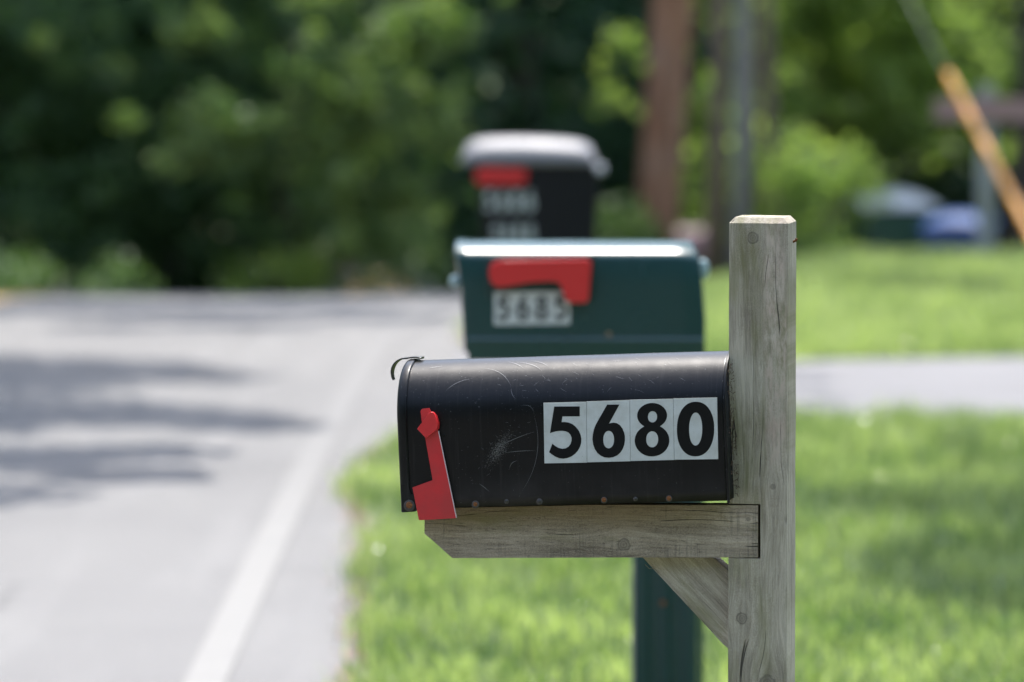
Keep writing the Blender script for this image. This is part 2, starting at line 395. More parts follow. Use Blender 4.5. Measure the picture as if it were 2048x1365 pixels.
_tc = _g.nodes.new("ShaderNodeTexCoord"); _nz = _g.nodes.new("ShaderNodeTexNoise"); _nz.inputs["Scale"].default_value = 1.7; _nz.inputs["Detail"].default_value = 5; _g.links.new(_tc.outputs["Object"], _nz.inputs["Vector"])
_mr = _g.nodes.new("ShaderNodeMapRange"); _mr.inputs[1].default_value = .35; _mr.inputs[2].default_value = .68; _mr.inputs[3].default_value = -.25; _mr.inputs[4].default_value = .3; _g.links.new(_nz.outputs["Fac"], _mr.inputs[0])
_ad = _g.nodes.new("ShaderNodeMath"); _ad.use_clamp = True; _at = [n_ for n_ in _g.nodes if n_.type == 'ATTRIBUTE'][0]
_g.links.new(_at.outputs["Fac"], _ad.inputs[0]); _g.links.new(_mr.outputs[0], _ad.inputs[1]); _g.links.new(_ad.outputs[0], _mx.inputs[0])
link("grass", me, GRASS, kind="stuff", label="mown green grass on the verge and lawn", category="grass")

n = 5200; ly_ = rng.uniform(6, 30, n); lx_ = edge_x(ly_) + np.interp(ly_, [0, 14, 17, 18.6, 20, 22, 25.7, 30], [.34, .34, .27, .16, .2, .3, .37, .3]) - np.abs(rng.normal(0, .035, n)) + .03
k = ~((ly_ > Yn(lx_)) & (ly_ < Yf(lx_))); lx_, ly_ = lx_[k], ly_[k]; n = len(lx_); a = rng.uniform(0, 6.28, n); sz = rng.uniform(.004, .016, n)
Vv = np.empty((n, 4, 3), np.float32); zz = H(lx_, ly_) + .014
for j, (u, v) in enumerate(((-1, 0), (0, .45), (1, 0), (0, -.45))):
    Vv[:, j] = np.stack([lx_ + (u * np.cos(a) - v * np.sin(a)) * sz, ly_ + (u * np.sin(a) + v * np.cos(a)) * sz, zz + rng.uniform(.001, .008, n)], 1)
me = fast_mesh("leaf_litter", Vv.reshape(-1, 3), np.full(n, 4), np.arange(n * 4))
link("leaf_litter", me, paint("dry_litter", (.24, .15, .10), .9, .5, 0, 12), kind="stuff", label="brown dry leaf litter and grit along the asphalt edge", category="leaf litter")

# ------------------------------------------------------------------ foliage
def leaves(Pc, size, tint, droop=0.3):
    n = len(Pc); Pc = np.asarray(Pc)
    nrm = rng.standard_normal((n, 3)); nrm[:, 2] = np.abs(nrm[:, 2]) + 0.35; nrm /= np.linalg.norm(nrm, axis=1)[:, None]
    u = np.cross(nrm, rng.standard_normal((n, 3))); u /= np.linalg.norm(u, axis=1)[:, None]; v = np.cross(nrm, u)
    s = (size * rng.uniform(.7, 1.3, n))[:, None]
    V = np.empty((n, 4, 3), np.float32)
    V[:, 0] = Pc - u * s * .5; V[:, 1] = Pc + v * s * .32 + nrm * s * .06; V[:, 2] = Pc + u * s * .5 - nrm * s * droop * .3; V[:, 3] = Pc - v * s * .32 + nrm * s * .06
    idx = np.arange(n * 4); me = fast_mesh("leaves", V.reshape(-1, 3), np.full(n, 4), idx)
    at = me.attributes.new("tint", 'FLOAT', 'POINT'); at.data.foreach_set("value", np.repeat(np.clip(tint, 0, 1), 4).astype(np.float32))
    return me
def clumps(cs, per, flat=0.75):
    """cs: (x,y,z,r) clump list -> leaf positions, denser toward the outside of each clump"""
    out = []; tt = []
    for (x, y, z, r) in cs:
        n = int(per * r * r); d = rng.standard_normal((n, 3)); d /= np.linalg.norm(d, axis=1)[:, None]
        rad = r * rng.random(n) ** 0.45; p = d * rad[:, None]; p[:, 2] *= flat
        out.append(p + (x, y, z)); tt.append(np.full(n, rng.uniform(0.15, 0.85)) + 0.15 * rng.standard_normal(n))
    return np.concatenate(out), np.concatenate(tt)
def crown_clumps(cx, cy, z0, z1, r, n, rc=(0.5, 0.9), bottom=1.0):
    out = []
    for _ in range(n):
        t = rng.random(); z = z0 + (z1 - z0) * t
        prof = math.sqrt(max(0.05, 1 - ((t - 0.42) / 0.6) ** 2)) if t > 0.42 else bottom + (1 - bottom) * (t / 0.42)
        a = rng.uniform(0, 2 * math.pi); q = r * prof * rng.random() ** 0.4
        out.append((cx + q * math.cos(a), cy + q * math.sin(a), z, rng.uniform(*rc)))
    return out
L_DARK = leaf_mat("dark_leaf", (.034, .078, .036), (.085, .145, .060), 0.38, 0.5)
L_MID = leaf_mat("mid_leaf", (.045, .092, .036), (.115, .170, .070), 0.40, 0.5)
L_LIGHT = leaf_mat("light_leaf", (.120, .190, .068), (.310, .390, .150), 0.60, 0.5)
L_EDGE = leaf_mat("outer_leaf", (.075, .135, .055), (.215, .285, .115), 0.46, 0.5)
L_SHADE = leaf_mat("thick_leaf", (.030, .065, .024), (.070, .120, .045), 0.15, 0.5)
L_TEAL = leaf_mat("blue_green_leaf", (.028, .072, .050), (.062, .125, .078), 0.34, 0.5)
BARK = bark_mat("grey_brown_bark", (.030, .025, .020), (.10, .085, .070))
def trunk(x, y, z0, h, r, mat, parent, limbs=5, lean=(0, 0), lz=0.45, spread=2.0):
    V, Fc = [], []
    pts = [(x + lean[0] * t + 0.04 * math.sin(t * 9 + x), y + lean[1] * t, z0 + h * t) for t in np.linspace(0, 1, 9)]
    tube(V, Fc, pts, [r * (1.25 if k == 0 else 1) * (1 - 0.65 * k / 8) for k in range(9)], 12)
    for i in range(limbs):
        t = lz + (0.95 - lz) * i / max(1, limbs - 1); a = i * 2.4 + x; k = min(8, int(t * 8)); b0 = Vector(pts[k])
        ln = spread * (1.1 - 0.5 * t); d = Vector((math.cos(a), math.sin(a), 0.45))
        tube(V, Fc, [b0 + d * ln * s + Vector((0, 0, 0.25 * s * s)) for s in (0, .35, .7, 1)], [r * .4 * (1 - .7 * s) for s in (0, .35, .7, 1)], 7)
    me = py_mesh("trunk", V, Fc); return link("trunk", me, mat, parent, smooth=True)
def tree(name, label, x, y, clist_lo, clist_hi, mat, h, r, bark=BARK, per_lo=1500, s_lo=.085, per_hi=160, s_hi=.27, cat="tree", group=None, z0=None, **kw):
    z0 = float(H(x, y)) - 0.1 if z0 is None else z0
    t = empty(name, (x, y, z0), label=label, category=cat)
    if group: t["group"] = group
    tr = trunk(x, y, z0, h, r, bark, t, **kw)
    Pl = []; Tl = []; meshes = []
    if clist_lo: p, q = clumps(clist_lo, per_lo); meshes.append((p, q, s_lo))
    if clist_hi: p, q = clumps(clist_hi, per_hi); meshes.append((p, q, s_hi))
    Pc = np.concatenate([m[0] for m in meshes]); tt = np.concatenate([m[1] for m in meshes]); ss = np.concatenate([np.full(len(m[0]), m[2]) for m in meshes])
    cr = link("crown", leaves(Pc, ss, tt), mat, t)
    for o in (tr, cr): o.matrix_parent_inverse = Matrix.Translation((-x, -y, -z0))
    return t

# left of the road beyond the crest: low boughs are fine-leaved, the rest of each crown is coarser
def lo(cx, cy, r, n, z0=-1.3, z1=2.0, rc=(.28, .5)): return crown_clumps(cx, cy, z0, z1, r, n, rc)
def hi(cx, cy, r, n, z0=2.2, z1=11.0, rc=(.8, 1.3), bottom=.7): return crown_clumps(cx, cy, z0, z1, r, n, rc, bottom)
def dots(x0, x1, y0, y1, z0, z1, n, r0=.06, r1=.15):
    return [(rng.uniform(x0, x1), rng.uniform(y0, y1), rng.uniform(z0, z1), rng.uniform(r0, r1)) for _ in range(n)]
def spray(x, y, z, r, n=4):
    return [(x + rng.normal(0, .75) * r, y + rng.uniform(-.5, .5) * r, z + rng.uniform(-1, 1) * r * .8, rng.uniform(.08, .19)) for _ in range(int(n * 1.6))]
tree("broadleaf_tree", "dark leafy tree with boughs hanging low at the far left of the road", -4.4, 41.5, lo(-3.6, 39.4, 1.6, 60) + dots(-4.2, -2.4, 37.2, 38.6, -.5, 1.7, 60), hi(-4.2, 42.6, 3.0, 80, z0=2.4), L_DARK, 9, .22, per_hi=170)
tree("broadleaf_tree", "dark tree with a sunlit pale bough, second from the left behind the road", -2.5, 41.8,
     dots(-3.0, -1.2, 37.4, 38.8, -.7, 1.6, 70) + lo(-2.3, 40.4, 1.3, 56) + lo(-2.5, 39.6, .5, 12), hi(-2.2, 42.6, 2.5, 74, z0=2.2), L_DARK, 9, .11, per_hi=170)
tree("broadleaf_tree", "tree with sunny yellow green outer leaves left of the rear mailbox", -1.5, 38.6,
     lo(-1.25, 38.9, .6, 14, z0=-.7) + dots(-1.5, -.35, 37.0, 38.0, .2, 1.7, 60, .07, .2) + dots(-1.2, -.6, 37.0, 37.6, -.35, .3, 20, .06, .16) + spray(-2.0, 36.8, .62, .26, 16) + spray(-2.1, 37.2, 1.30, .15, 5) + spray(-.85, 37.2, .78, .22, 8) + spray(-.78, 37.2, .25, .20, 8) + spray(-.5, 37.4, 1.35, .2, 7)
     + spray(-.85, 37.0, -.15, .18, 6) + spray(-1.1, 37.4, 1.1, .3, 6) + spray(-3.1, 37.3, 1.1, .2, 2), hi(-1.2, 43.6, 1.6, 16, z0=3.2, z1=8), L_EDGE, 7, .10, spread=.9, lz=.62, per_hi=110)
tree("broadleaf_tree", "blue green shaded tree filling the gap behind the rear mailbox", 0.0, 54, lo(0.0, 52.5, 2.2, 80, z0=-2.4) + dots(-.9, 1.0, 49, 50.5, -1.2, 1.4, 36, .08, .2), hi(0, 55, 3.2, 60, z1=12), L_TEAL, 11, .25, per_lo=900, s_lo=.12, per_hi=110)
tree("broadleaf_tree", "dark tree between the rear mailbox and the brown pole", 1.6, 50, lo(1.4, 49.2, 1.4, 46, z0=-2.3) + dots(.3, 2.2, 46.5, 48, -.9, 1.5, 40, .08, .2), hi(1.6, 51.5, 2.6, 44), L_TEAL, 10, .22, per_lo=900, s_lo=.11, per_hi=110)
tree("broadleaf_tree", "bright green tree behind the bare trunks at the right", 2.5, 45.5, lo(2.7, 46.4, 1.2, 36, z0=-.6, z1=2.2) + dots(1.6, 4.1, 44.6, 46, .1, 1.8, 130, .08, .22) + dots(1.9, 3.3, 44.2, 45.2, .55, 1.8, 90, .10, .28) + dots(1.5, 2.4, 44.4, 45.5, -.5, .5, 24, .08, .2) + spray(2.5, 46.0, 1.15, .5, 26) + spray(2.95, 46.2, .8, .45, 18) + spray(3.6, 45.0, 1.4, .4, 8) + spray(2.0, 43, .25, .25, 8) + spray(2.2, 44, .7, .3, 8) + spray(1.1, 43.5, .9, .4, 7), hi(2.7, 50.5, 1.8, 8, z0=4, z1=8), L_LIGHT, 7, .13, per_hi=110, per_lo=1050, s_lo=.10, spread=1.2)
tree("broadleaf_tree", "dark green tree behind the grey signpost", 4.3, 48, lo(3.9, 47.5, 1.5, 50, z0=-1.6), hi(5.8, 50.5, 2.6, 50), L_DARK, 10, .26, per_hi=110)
def shrub(label, x, y, r, h, mat, n=16, s=.07):
    z0 = float(H(x, y)) - .05
    t = empty("shrub", (x, y, z0), label=label, category="shrub")
    V, Fc = [], []
    for i in range(5):
        a = i * 1.3; tube(V, Fc, [(x + .05 * math.cos(a), y + .05 * math.sin(a), z0), (x + r * .5 * math.cos(a), y + r * .5 * math.sin(a), z0 + h * .7)], [.02, .008], 6)
    st = link("stem", py_mesh("stem", V, Fc), BARK, t, smooth=True)
    cs = [(x + rng.uniform(-1, 1) * r * .8, y + rng.uniform(-1, 1) * r * .8, z0 + h * rng.uniform(.1, .85), rng.uniform(.18, .32)) for _ in range(n)]
    p, q = clumps(cs, 1800); fo = link("foliage", leaves(p, np.full(len(p), s), q), mat, t)
    for o in (st, fo): o.matrix_parent_inverse = Matrix.Translation((-x, -y, -z0))
shrub("low yellow green bush right of the bare trunks at the edge of the lawn", 2.0, 38.5, .5, 1.0, L_LIGHT)
shrub("dark green bush left of the pale bin lid", 2.3, 43.0, .35, 1.2, L_MID, 11)
shrub("small bush at the foot of the brown pole", .62, 37.2, .3, .9, L_MID, 9)
shrub("low mid green undergrowth bush at the far left road edge", -2.9, 35.3, .6, .30, L_MID, 14)
shrub("small green bush beside the bare tan bank", -1.62, 37.6, .3, .6, L_LIGHT, 9)

def bare_tree(label, x, y, r, h, lean, mat, name="tree", crown_z=4.5):
    z0 = float(H(x, y)) - .1
    t = empty(name, (x, y, z0), label=label, category="tree")
    tr = trunk(x, y, z0, h, r, mat, t, limbs=5, lean=lean, lz=.6, spread=1.6)
    p, q = clumps(crown_clumps(x + lean[0], y + lean[1], crown_z + 1.5, h + 1, 1.6, 12, (.5, .8)), 150)
    cr = link("crown", leaves(p, np.full(len(p), .24), q), L_MID, t)
    for o in (tr, cr): o.matrix_parent_inverse = Matrix.Translation((-x, -y, -z0))
B_BROWN = bark_mat("dark_brown_bark", (.070, .048, .036), (.22, .16, .125))
B_GREY = bark_mat("grey_bark", (.12, .115, .11), (.32, .30, .28))
bare_tree("slim dark brown trunk just left of the wooden mailbox post", 1.13, 33.0, .055, 9, (.35, .3), B_BROWN)
bare_tree("grey tree trunk rising behind the top of the wooden mailbox post", 1.43, 37.0, .055, 10, (.35, .3), B_GREY)
bare_tree("thin brown trunk close beside the grey trunk", 1.60, 38.6, .045, 9, (.1, .3), B_BROWN)
bare_tree("thin dark trunk furthest right of the bare trunks", 1.86, 41, .06, 9, (.0, .3), B_BROWN)
bare_tree("very broad dark trunk at the right edge behind the yellow guard", 4.05, 42.5, .30, 11, (.1, .3), bark_mat("foliage_shade_bark", (.018, .014, .012), (.06, .05, .045)))  # trunk added; its near-black colour stands in for the darkness of foliage

# trees standing beside the road outside the view throw the dappled shade
def overhang(label, x, y, cs, mat, h, r):
    tree("shade_tree", label, x, y, None, cs, mat, h, r, per_hi=1500, s_hi=.14, z0=0.0)
K = math.cos(R(ELEV)) / math.sin(R(ELEV)); KX = math.tan(R(AZ)) * K
def cast(sx, sy, h, r): return (sx + h * KX, sy + h * K, h, r * 1.3)      # clump at height h whose shade lies round (sx, sy)
cs = [cast(-2.4, 24.2, 6, .6), cast(-1.75, 24.1, 6.3, .42), cast(-1.35, 23.6, 6.0, .3), cast(-3.2, 23.6, 6.5, .8), cast(-2.1, 23.2, 6.2, .5), cast(-2.0, 21.9, 5.6, .55), cast(-1.4, 21.5, 5.4, .45), cast(-1.0, 21.1, 5.4, .27), cast(-.86, 20.9, 5.3, .14),
      cast(-2.9, 22.2, 6, .7), cast(-2.3, 21.0, 6, .5), cast(-1.9, 19.6, 5.2, .5), cast(-1.35, 19.9, 5.1, .3), cast(-1.3, 19.0, 5.1, .26), cast(-2.6, 20.2, 5.5, .6), cast(-1.8, 18.3, 5, .35), cast(-1.15, 18.9, 5, .12),
      cast(-2.5, 28.6, 6, .6), cast(-1.6, 28.3, 6, .5), cast(-1.0, 28.7, 5.8, .4), cast(-0.6, 27.6, 6, .3), cast(-1.9, 26.9, 6, .25), cast(-1.3, 27.1, 6, .3), cast(-1.4, 30.3, 6, .6), cast(-2.6, 30.6, 6, .7), cast(-.5, 30.2, 6, .4)]
cs += crown_clumps(-5.9, 24.5, 4, 11, 2.2, 26, (.6, .9))
overhang("shade tree on the left roadside with boughs reaching over the asphalt", -6.9, 24.5, cs, L_SHADE, 10, .24)
cs = [cast(1.0, 17.55, 5, .17), cast(1.2, 17.7, 5.2, .24), cast(1.45, 17.9, 5, .30), cast(1.6, 17.5, 5.4, .30), cast(1.25, 17.9, 6, .25), cast(1.5, 17.6, 6.2, .3), cast(1.56, 20.0, 5.3, .12), cast(1.55, 19.4, 5.3, .13), cast(1.6, 18.8, 5.3, .16),
      cast(1.22, 15.9, 5, .25), cast(1.1, 15.4, 5.1, .18), cast(1.33, 16.4, 5, .24), cast(1.32, 15.1, 5.2, .25), cast(1.3, 15.7, 6, .28), cast(1.02, 16.1, 5, .10), cast(1.6, 16.3, 5.5, .4), cast(1.7, 15.2, 5.5, .45),
      cast(1.9, 17.2, 5.4, .45), cast(2.3, 17, 5.2, .6), cast(2.0, 30.2, 6, .25), cast(1.22, 22.4, 5.4, .09), cast(1.22, 23.3, 5.6, .09), cast(1.2, 24.1, 5.7, .08)]
cs += crown_clumps(5.2, 20.5, 4, 10, 1.9, 22, (.5, .8))
overhang("shade tree on the right lawn with boughs above the grass", 5.6, 20.5, cs, L_SHADE, 9, .2)

# far-off wood all round as one mass
def band(n, fx, fy, z0, z1, s):
    th = rng.uniform(0, 1, n); x, y = fx(th, n), fy(th, n); z = H(x, y) + z0 + (z1 - z0) * rng.random(n) ** 0.9
    return np.stack([x, y, z], 1), s
parts = []
def seg(n, x0, y0, x1, y1, depth, z0, z1, s):
    t = rng.random(n); x = x0 + (x1 - x0) * t + rng.uniform(-1, 1, n) * depth; y = y0 + (y1 - y0) * t + rng.uniform(-1, 1, n) * depth
    cl = np.array([mnoise.noise(Vector((a * .33, b * .33, 0))) for a, b in zip(x, y)])
    z = np.clip(H(x, y), -3, 1) + z0 + (z1 * (1 + .35 * cl) - z0) * rng.random(n)
    parts.append((np.stack([x, y, z], 1), np.full(n, s)))
seg(78000, -26, 66, 30, 66, 7, 0, 13, .50)
seg(26000, -13.5, -18, -13.5, 66, 3, 0, 10, .45)
seg(26000, 16, -18, 18, 66, 3.5, 0, 10, .45)
seg(40000, -16, -14, 18, -14, 3.5, 0, 14, .45)
seg(9000, -6.5, 44, -1, 48, 1.6, 0, 7, .22)
Pc = np.concatenate([p for p, s in parts]); ss = np.concatenate([s for p, s in parts])
L_FAR = leaf_mat("far_leaf", (.030, .068, .042), (.060, .110, .060), 0.26, 0.75)
link("woodland", leaves(Pc, ss, rng.random(len(Pc))), L_FAR, kind="stuff", label="dense woodland beyond the road and lawn", category="woodland")

# ------------------------------------------------------------------ utility pole and guy wire
x, y = 0.895, 38.0; z0 = float(H(x, y)) - .3
pg = empty("utility_pole", (x, y, z0), label="reddish brown round wooden utility pole behind the green mailbox", category="pole")
V, Fc = [], []; tube(V, Fc, [(0.0 + .068 * k * 1.0, 0, k * 1.0) for k in range(10)], [.143 - .002 * k for k in range(10)], 20)
g = G("creosoted_pole"); v = g.coord((9, 9, .6)); f = g.noise(v, 3, 7, .65); f2 = g.noise(g.coord(), 1.6, 3)
cc = g.mix(g.ramp(f, .35, .7), (.150, .062, .032), (.42, .22, .125)); cc = g.mix(g.M('MULTIPLY', g.ramp(f2, .5, .7), .6), cc, (.34, .24, .18)); g.col(cc); g.rough(.85); g.bump(f, .01, .7)
link("pole_shaft", py_mesh("pole_shaft", V, Fc), g.m, pg, smooth=True)
b = plate("pole_band", ell(0, 0, .162, .162, 24), [], 0, .06, paint("galvanised", (.4, .4, .4), .4), pg); b.rotation_euler = (R(90), 0, 0); b.location = (.068 * 3.97, 0, 4.0)
gx, gy = 2.85, 28.85
gw = empty("guy_wire", (gx, gy, 0), label="steel guy wire with a long yellow plastic guard slanting to the ground", category="guy wire")
A0 = Vector((0, 0, -.05)); A1 = Vector((1.2 - gx, y - gy - .1, 4.22))
V, Fc = [], []; tube(V, Fc, [A0, A1], [.003, .003], 8); link("wire", py_mesh("wire", V, Fc), paint("steel_strand", (.3, .3, .3), .4), gw, smooth=True)
d = (A1 - A0)
def on(t): return A0 + d * t
tz = (1.12 + .05) / (A1.z - A0.z)
V, Fc = [], []; tube(V, Fc, [on(.0), on(.02), on(tz * .5), on(tz - .006), on(tz), on(tz + .003)], [.024, .024, .024, .024, .021, .011], 14)
link("guard", py_mesh("guard", V, Fc), paint("amber_plastic", (.62, .26, .012), .38, .15), gw, smooth=True)

# ------------------------------------------------------------------ distant small things
x, y = 2.834, 34.0; z0 = float(H(x, y))
sp = empty("signpost", (x, y, z0), label="square grey wooden post with a brown board fixed across it behind the yellow guard", category="signpost")
GREYW = wood_mat("grey_post_wood", 'Z', (), .2, seed=31, base=((.26, .27, .26), (.46, .47, .46)))
o = plate("post", [(-.052, -.05), (.052, -.05), (.052, 1.0 - z0), (-.052, 1.0 - z0)], [], -.05, .05, GREYW, sp, .006)
o = plate("board", [(-.31, .79 - z0), (.33, .79 - z0), (.33, .925 - z0), (-.31, .925 - z0)], [], -.085, -.052, paint("brown_stained_board", (.36, .22, .21), .6, .25, scale=15), sp, .005)
sp.rotation_euler = (0, 0, R(-4))

def wheelie(label, x, y, w_, d_, h_, bodym, lidm, rz, name="wheelie_bin"):
    z0 = float(H(x, y)); t = empty(name, (x, y, z0), label=label, category="bin"); t.rotation_euler = (0, 0, R(rz))
    w2, d2 = w_ / 2, d_ / 2; tb = .84
    V = [(-w2*tb, -d2*tb, .06), (w2*tb, -d2*tb, .06), (w2*tb, d2*tb, .06), (-w2*tb, d2*tb, .06), (-w2, -d2, h_*.88), (w2, -d2, h_*.88), (w2, d2, h_*.94), (-w2, d2, h_*.94)]
    Fc = [(3, 2, 1, 0), (0, 1, 5, 4), (1, 2, 6, 5), (2, 3, 7, 6), (3, 0, 4, 7), (4, 5, 6, 7)]
    bevel(link("bin_body", py_mesh("bin_body", V, Fc), bodym, t), .03, 3)
    V, Fc = [], []; nx, ny = 9, 7
    for j in range(ny):
        for i in range(nx):
            u, v = i / (nx - 1) * 2 - 1, j / (ny - 1) * 2 - 1
            V.append((u * (w2 + .025), v * (d2 + .03), h_ * .90 + (v + 1) * .5 * h_ * .06 + .09 * (1 - abs(u) ** 3) * (1 - abs(v) ** 3)))
    Fc = [(j*nx+i, j*nx+i+1, (j+1)*nx+i+1, (j+1)*nx+i) for j in range(ny-1) for i in range(nx-1)]
    o = link("lid", py_mesh("lid", V, Fc), lidm, t, smooth=True); m = o.modifiers.new("solid", 'SOLIDIFY'); m.thickness = .012; m.offset = -1
    V, Fc = [], []; tube(V, Fc, [(-w2 * .8, d2 + .05, h_ * .9), (w2 * .8, d2 + .05, h_ * .9)], [.016, .016], 10); link("handle", py_mesh("handle", V, Fc), bodym, t, smooth=True)
    wm = paint("black_rubber", (.02, .02, .02), .7)
    for s in (-1, 1):
        o = lathe("wheel", [(.02, -.03), (.10, -.03), (.105, 0), (.10, .03), (.02, .03)], wm, t, (s * (w2 * tb + .03), d2 * tb, .105)); o.rotation_euler = (0, 0, R(90))
    return t
wheelie("dark green wheeled bin with a pale shiny lid beside the blue bin", 2.93, 44.0, .58, .66, .98, paint("green_bin_plastic", (.03, .085, .05), .45), paint("pale_lid", (.62, .66, .70), .22), 12)
wheelie("low blue bin right of the pale lidded green bin", 3.40, 43.2, .50, .50, .74, paint("blue_bin_plastic", (.02, .06, .20), .5), paint("blue_lid", (.03, .08, .24), .5, .12, .0003, 40, .25), -14)

# ------------------------------------------------------------------ digits
Z8 = lambda p: ((p[0] / 8.53 + 1070 - 1060) * 3.593, (p[1] / 8.53 + 780 - 680) * 3.593)
D5 = [Z8(p) for p in [(328,290),(763,290),(765,458),(470,458),(455,555),(510,553),(575,562),(640,588),(700,636),(750,700),(782,770),(795,840),(793,900),(775,970),(740,1035),(690,1092),(630,1135),(560,1163),(490,1174),(420,1166),(350,1138),(295,1102),(245,1065),(300,920),(355,962),(410,992),(470,1006),(530,998),(580,968),(612,925),(628,870),(627,815),(608,768),(575,732),(530,710),(475,702),(420,703),(360,711),(305,725),(258,742)]]
D6 = [Z8(p) for p in [(1230,262),(1440,260),(1352,422),(1265,583),(1300,571),(1345,566),(1400,576),(1450,608),(1492,662),(1522,730),(1537,800),(1538,870),(1527,945),(1500,1015),(1460,1075),(1405,1122),(1340,1150),(1265,1160),(1190,1152),(1125,1123),(1068,1075),(1025,1010),(998,935),(985,850),(990,765),(1008,680),(1040,598),(1080,525),(1155,395)]]
H6 = ell(*Z8((1261, 852)), 93 * .4212, 148 * .4212, 32, 2.1)
D8 = []
for i in range(72):
    a = 2 * math.pi * i / 72; dx_, dy_ = math.cos(a), math.sin(a); best = 0
    for (cx, cy, rx, ry) in ((877, 548, 107, 89), (878, 726, 124, 113)):
        ox, oy = 878 - cx, 630 - cy; A_ = (dx_ / rx) ** 2 + (dy_ / ry) ** 2; B_ = ox * dx_ / rx ** 2 + oy * dy_ / ry ** 2; C_ = (ox / rx) ** 2 + (oy / ry) ** 2 - 1
        best = max(best, (-B_ + math.sqrt(B_ * B_ - A_ * C_)) / A_)
    D8.append((878 + dx_ * best, 630 + dy_ * best))
DIG = {'5': (D5, [], 95), '6': (D6, [H6], 404), '8': (D8, [ell(880, 557, 33, 40, 28, 2.1), ell(879, 717, 43, 57, 30, 2.1)], 715), '0': (ell(1188, 645, 133, 194, 56, 2.18), [ell(1189, 645, 47, 117, 40, 2.1)], 1026)}
# zoomed tracing -> local (x,z) of the front mailbox
TRI = np.array([[95, 455, 1], [105, 887, 1], [1352, 857, 1]]); LOC = np.array([[.2200, .1537], [.2175, .0651], [.4761, .0648]])
AFF = np.linalg.solve(TRI, LOC)
def dloc(p): v = np.array([p[0], p[1], 1]) @ AFF; return (float(v[0]), float(v[1]))
def dnorm(ch, x0, z0, w_, h_):          # digit scaled into a cell
    o, hs, c0 = DIG[ch]; base = {'5': 480, '6': 468, '8': 458, '0': 450}[ch]
    f = lambda p: (x0 + (p[0] - c0) / 311 * w_, z0 + h_ * (1 - (p[1] - base + 12) / 408))
    return [f(p) for p in o], [[f(p) for p in hh] for hh in hs]

# ------------------------------------------------------------------ front black mailbox
def rotm(z, y): return Matrix.Rotation(R(z), 3, 'Z') @ Matrix.Rotation(R(y), 3, 'Y')
mb = empty("mailbox", (-.1617, 8.33, .9182), rotm(-12.5, -2.6), label="black metal arched mailbox numbered 5680 with its red flag hanging down", category="mailbox", group="mailboxes beside the road")
Wd, HT, LEN = .165, .2165, .488
def arch(off=0.0, n=28, zb=.0035, hw=Wd / 2, top=HT):
    r = hw + off; zc = top + off - r; P = [(-r, zb)]
    for k in range(1, 9): P.append((-r, zb + (zc - zb) * k / 9))
    for k in range(n + 1): a = math.pi - math.pi * k / n; P.append((r * math.cos(a), zc + r * math.sin(a)))
    for k in range(8, 0, -1): P.append((r, zb + (zc - zb) * k / 9))
    P.append((r, zb)); return P                      # (y offset from the axis, z)
AX = Wd / 2                                           # axis sits half a width behind the front wall
g = G("black_enamel"); oc = g.n("ShaderNodeTexCoord").outputs["Object"]; X_, Y_, Z_ = sep(g, oc)
f = g.noise(oc, 260, 4, .7); big = g.noise(oc, 9, 4, .6)
base = g.mix(g.ramp(big, .35, .7), (.0022, .0026, .0032), (.0050, .0055, .0065))
# dust near the base, pale worn scuff in the middle, drip-arc around it
dust = g.M('MULTIPLY', g.M('SUBTRACT', 1.0, g.ramp(Z_, .005, .055)), g.ramp(big, .35, .75))
base = g.mix(g.M('MULTIPLY', dust, .30), base, (.10, .085, .08))
sx = g.M('SUBTRACT', X_, .150); sz = g.M('SUBTRACT', Z_, .088)
al_ = g.M('ADD', g.M('MULTIPLY', sx, .60), g.M('MULTIPLY', sz, .80)); ac_ = g.M('SUBTRACT', g.M('MULTIPLY', sx, .80), g.M('MULTIPLY', sz, .60))
mk = g.M('POWER', 2.718, g.M('MULTIPLY', g.M('ADD', g.M('MULTIPLY', g.M('MULTIPLY', al_, al_), 560), g.M('MULTIPLY', g.M('MULTIPLY', ac_, ac_), 4200)), -1.0))
sn = g.noise(oc, 520, 5, .85); sc_ = g.M('MULTIPLY', g.ramp(g.M('ADD', sn, g.M('MULTIPLY', mk, .22)), .70, .78), g.ramp(mk, .1, .5))
base = g.mix(g.M('MULTIPLY', sc_, .55), base, (.30, .29, .27))
spk = g.ramp(g.noise(oc, 430, 2, .5), .715, .75); base = g.mix(g.M('MULTIPLY', spk, .45), base, (.30, .30, .30))
stk = g.noise(comb(g, g.M('MULTIPLY', X_, 150.0), 0.0, g.M('MULTIPLY', Z_, 7.0)), 1.0, 4, .7)
base = g.mix(g.M('MULTIPLY', g.ramp(stk, .54, .74), .16), base, (.075, .072, .068))
g.col(base)
g.b.inputs['Specular IOR Level'].default_value = .26
g.rough(g.M('ADD', g.M('ADD', .27, g.M('MULTIPLY', big, .10)), g.M('ADD', g.M('MULTIPLY', dust, .25), g.M('MULTIPLY', g.ramp(f, .4, .8), .10))))
g.bump(g.M('ADD', g.M('MULTIPLY', f, .12), g.noise(g.coord((1, 1, 1)), 16, 2)), .0012, .5)
BLACK = g.m
SCR = paint("bare_scratch", (.16, .165, .17), .35, .5, 0)
RUST = G("rust"); _f = RUST.noise(RUST.coord(), 700, 5, .7); RUST.col(RUST.mix(RUST.ramp(_f, .35, .65), (.06, .022, .010), (.36, .13, .035))); RUST.rough(.9); RUST.bump(_f, .001, 1); RUST = RUST.m
HALO = paint("scaled_zinc", (.060, .052, .045), .7, .4, .0006, 300)
prof = arch(); npf = len(prof); nxs = 110; V = []
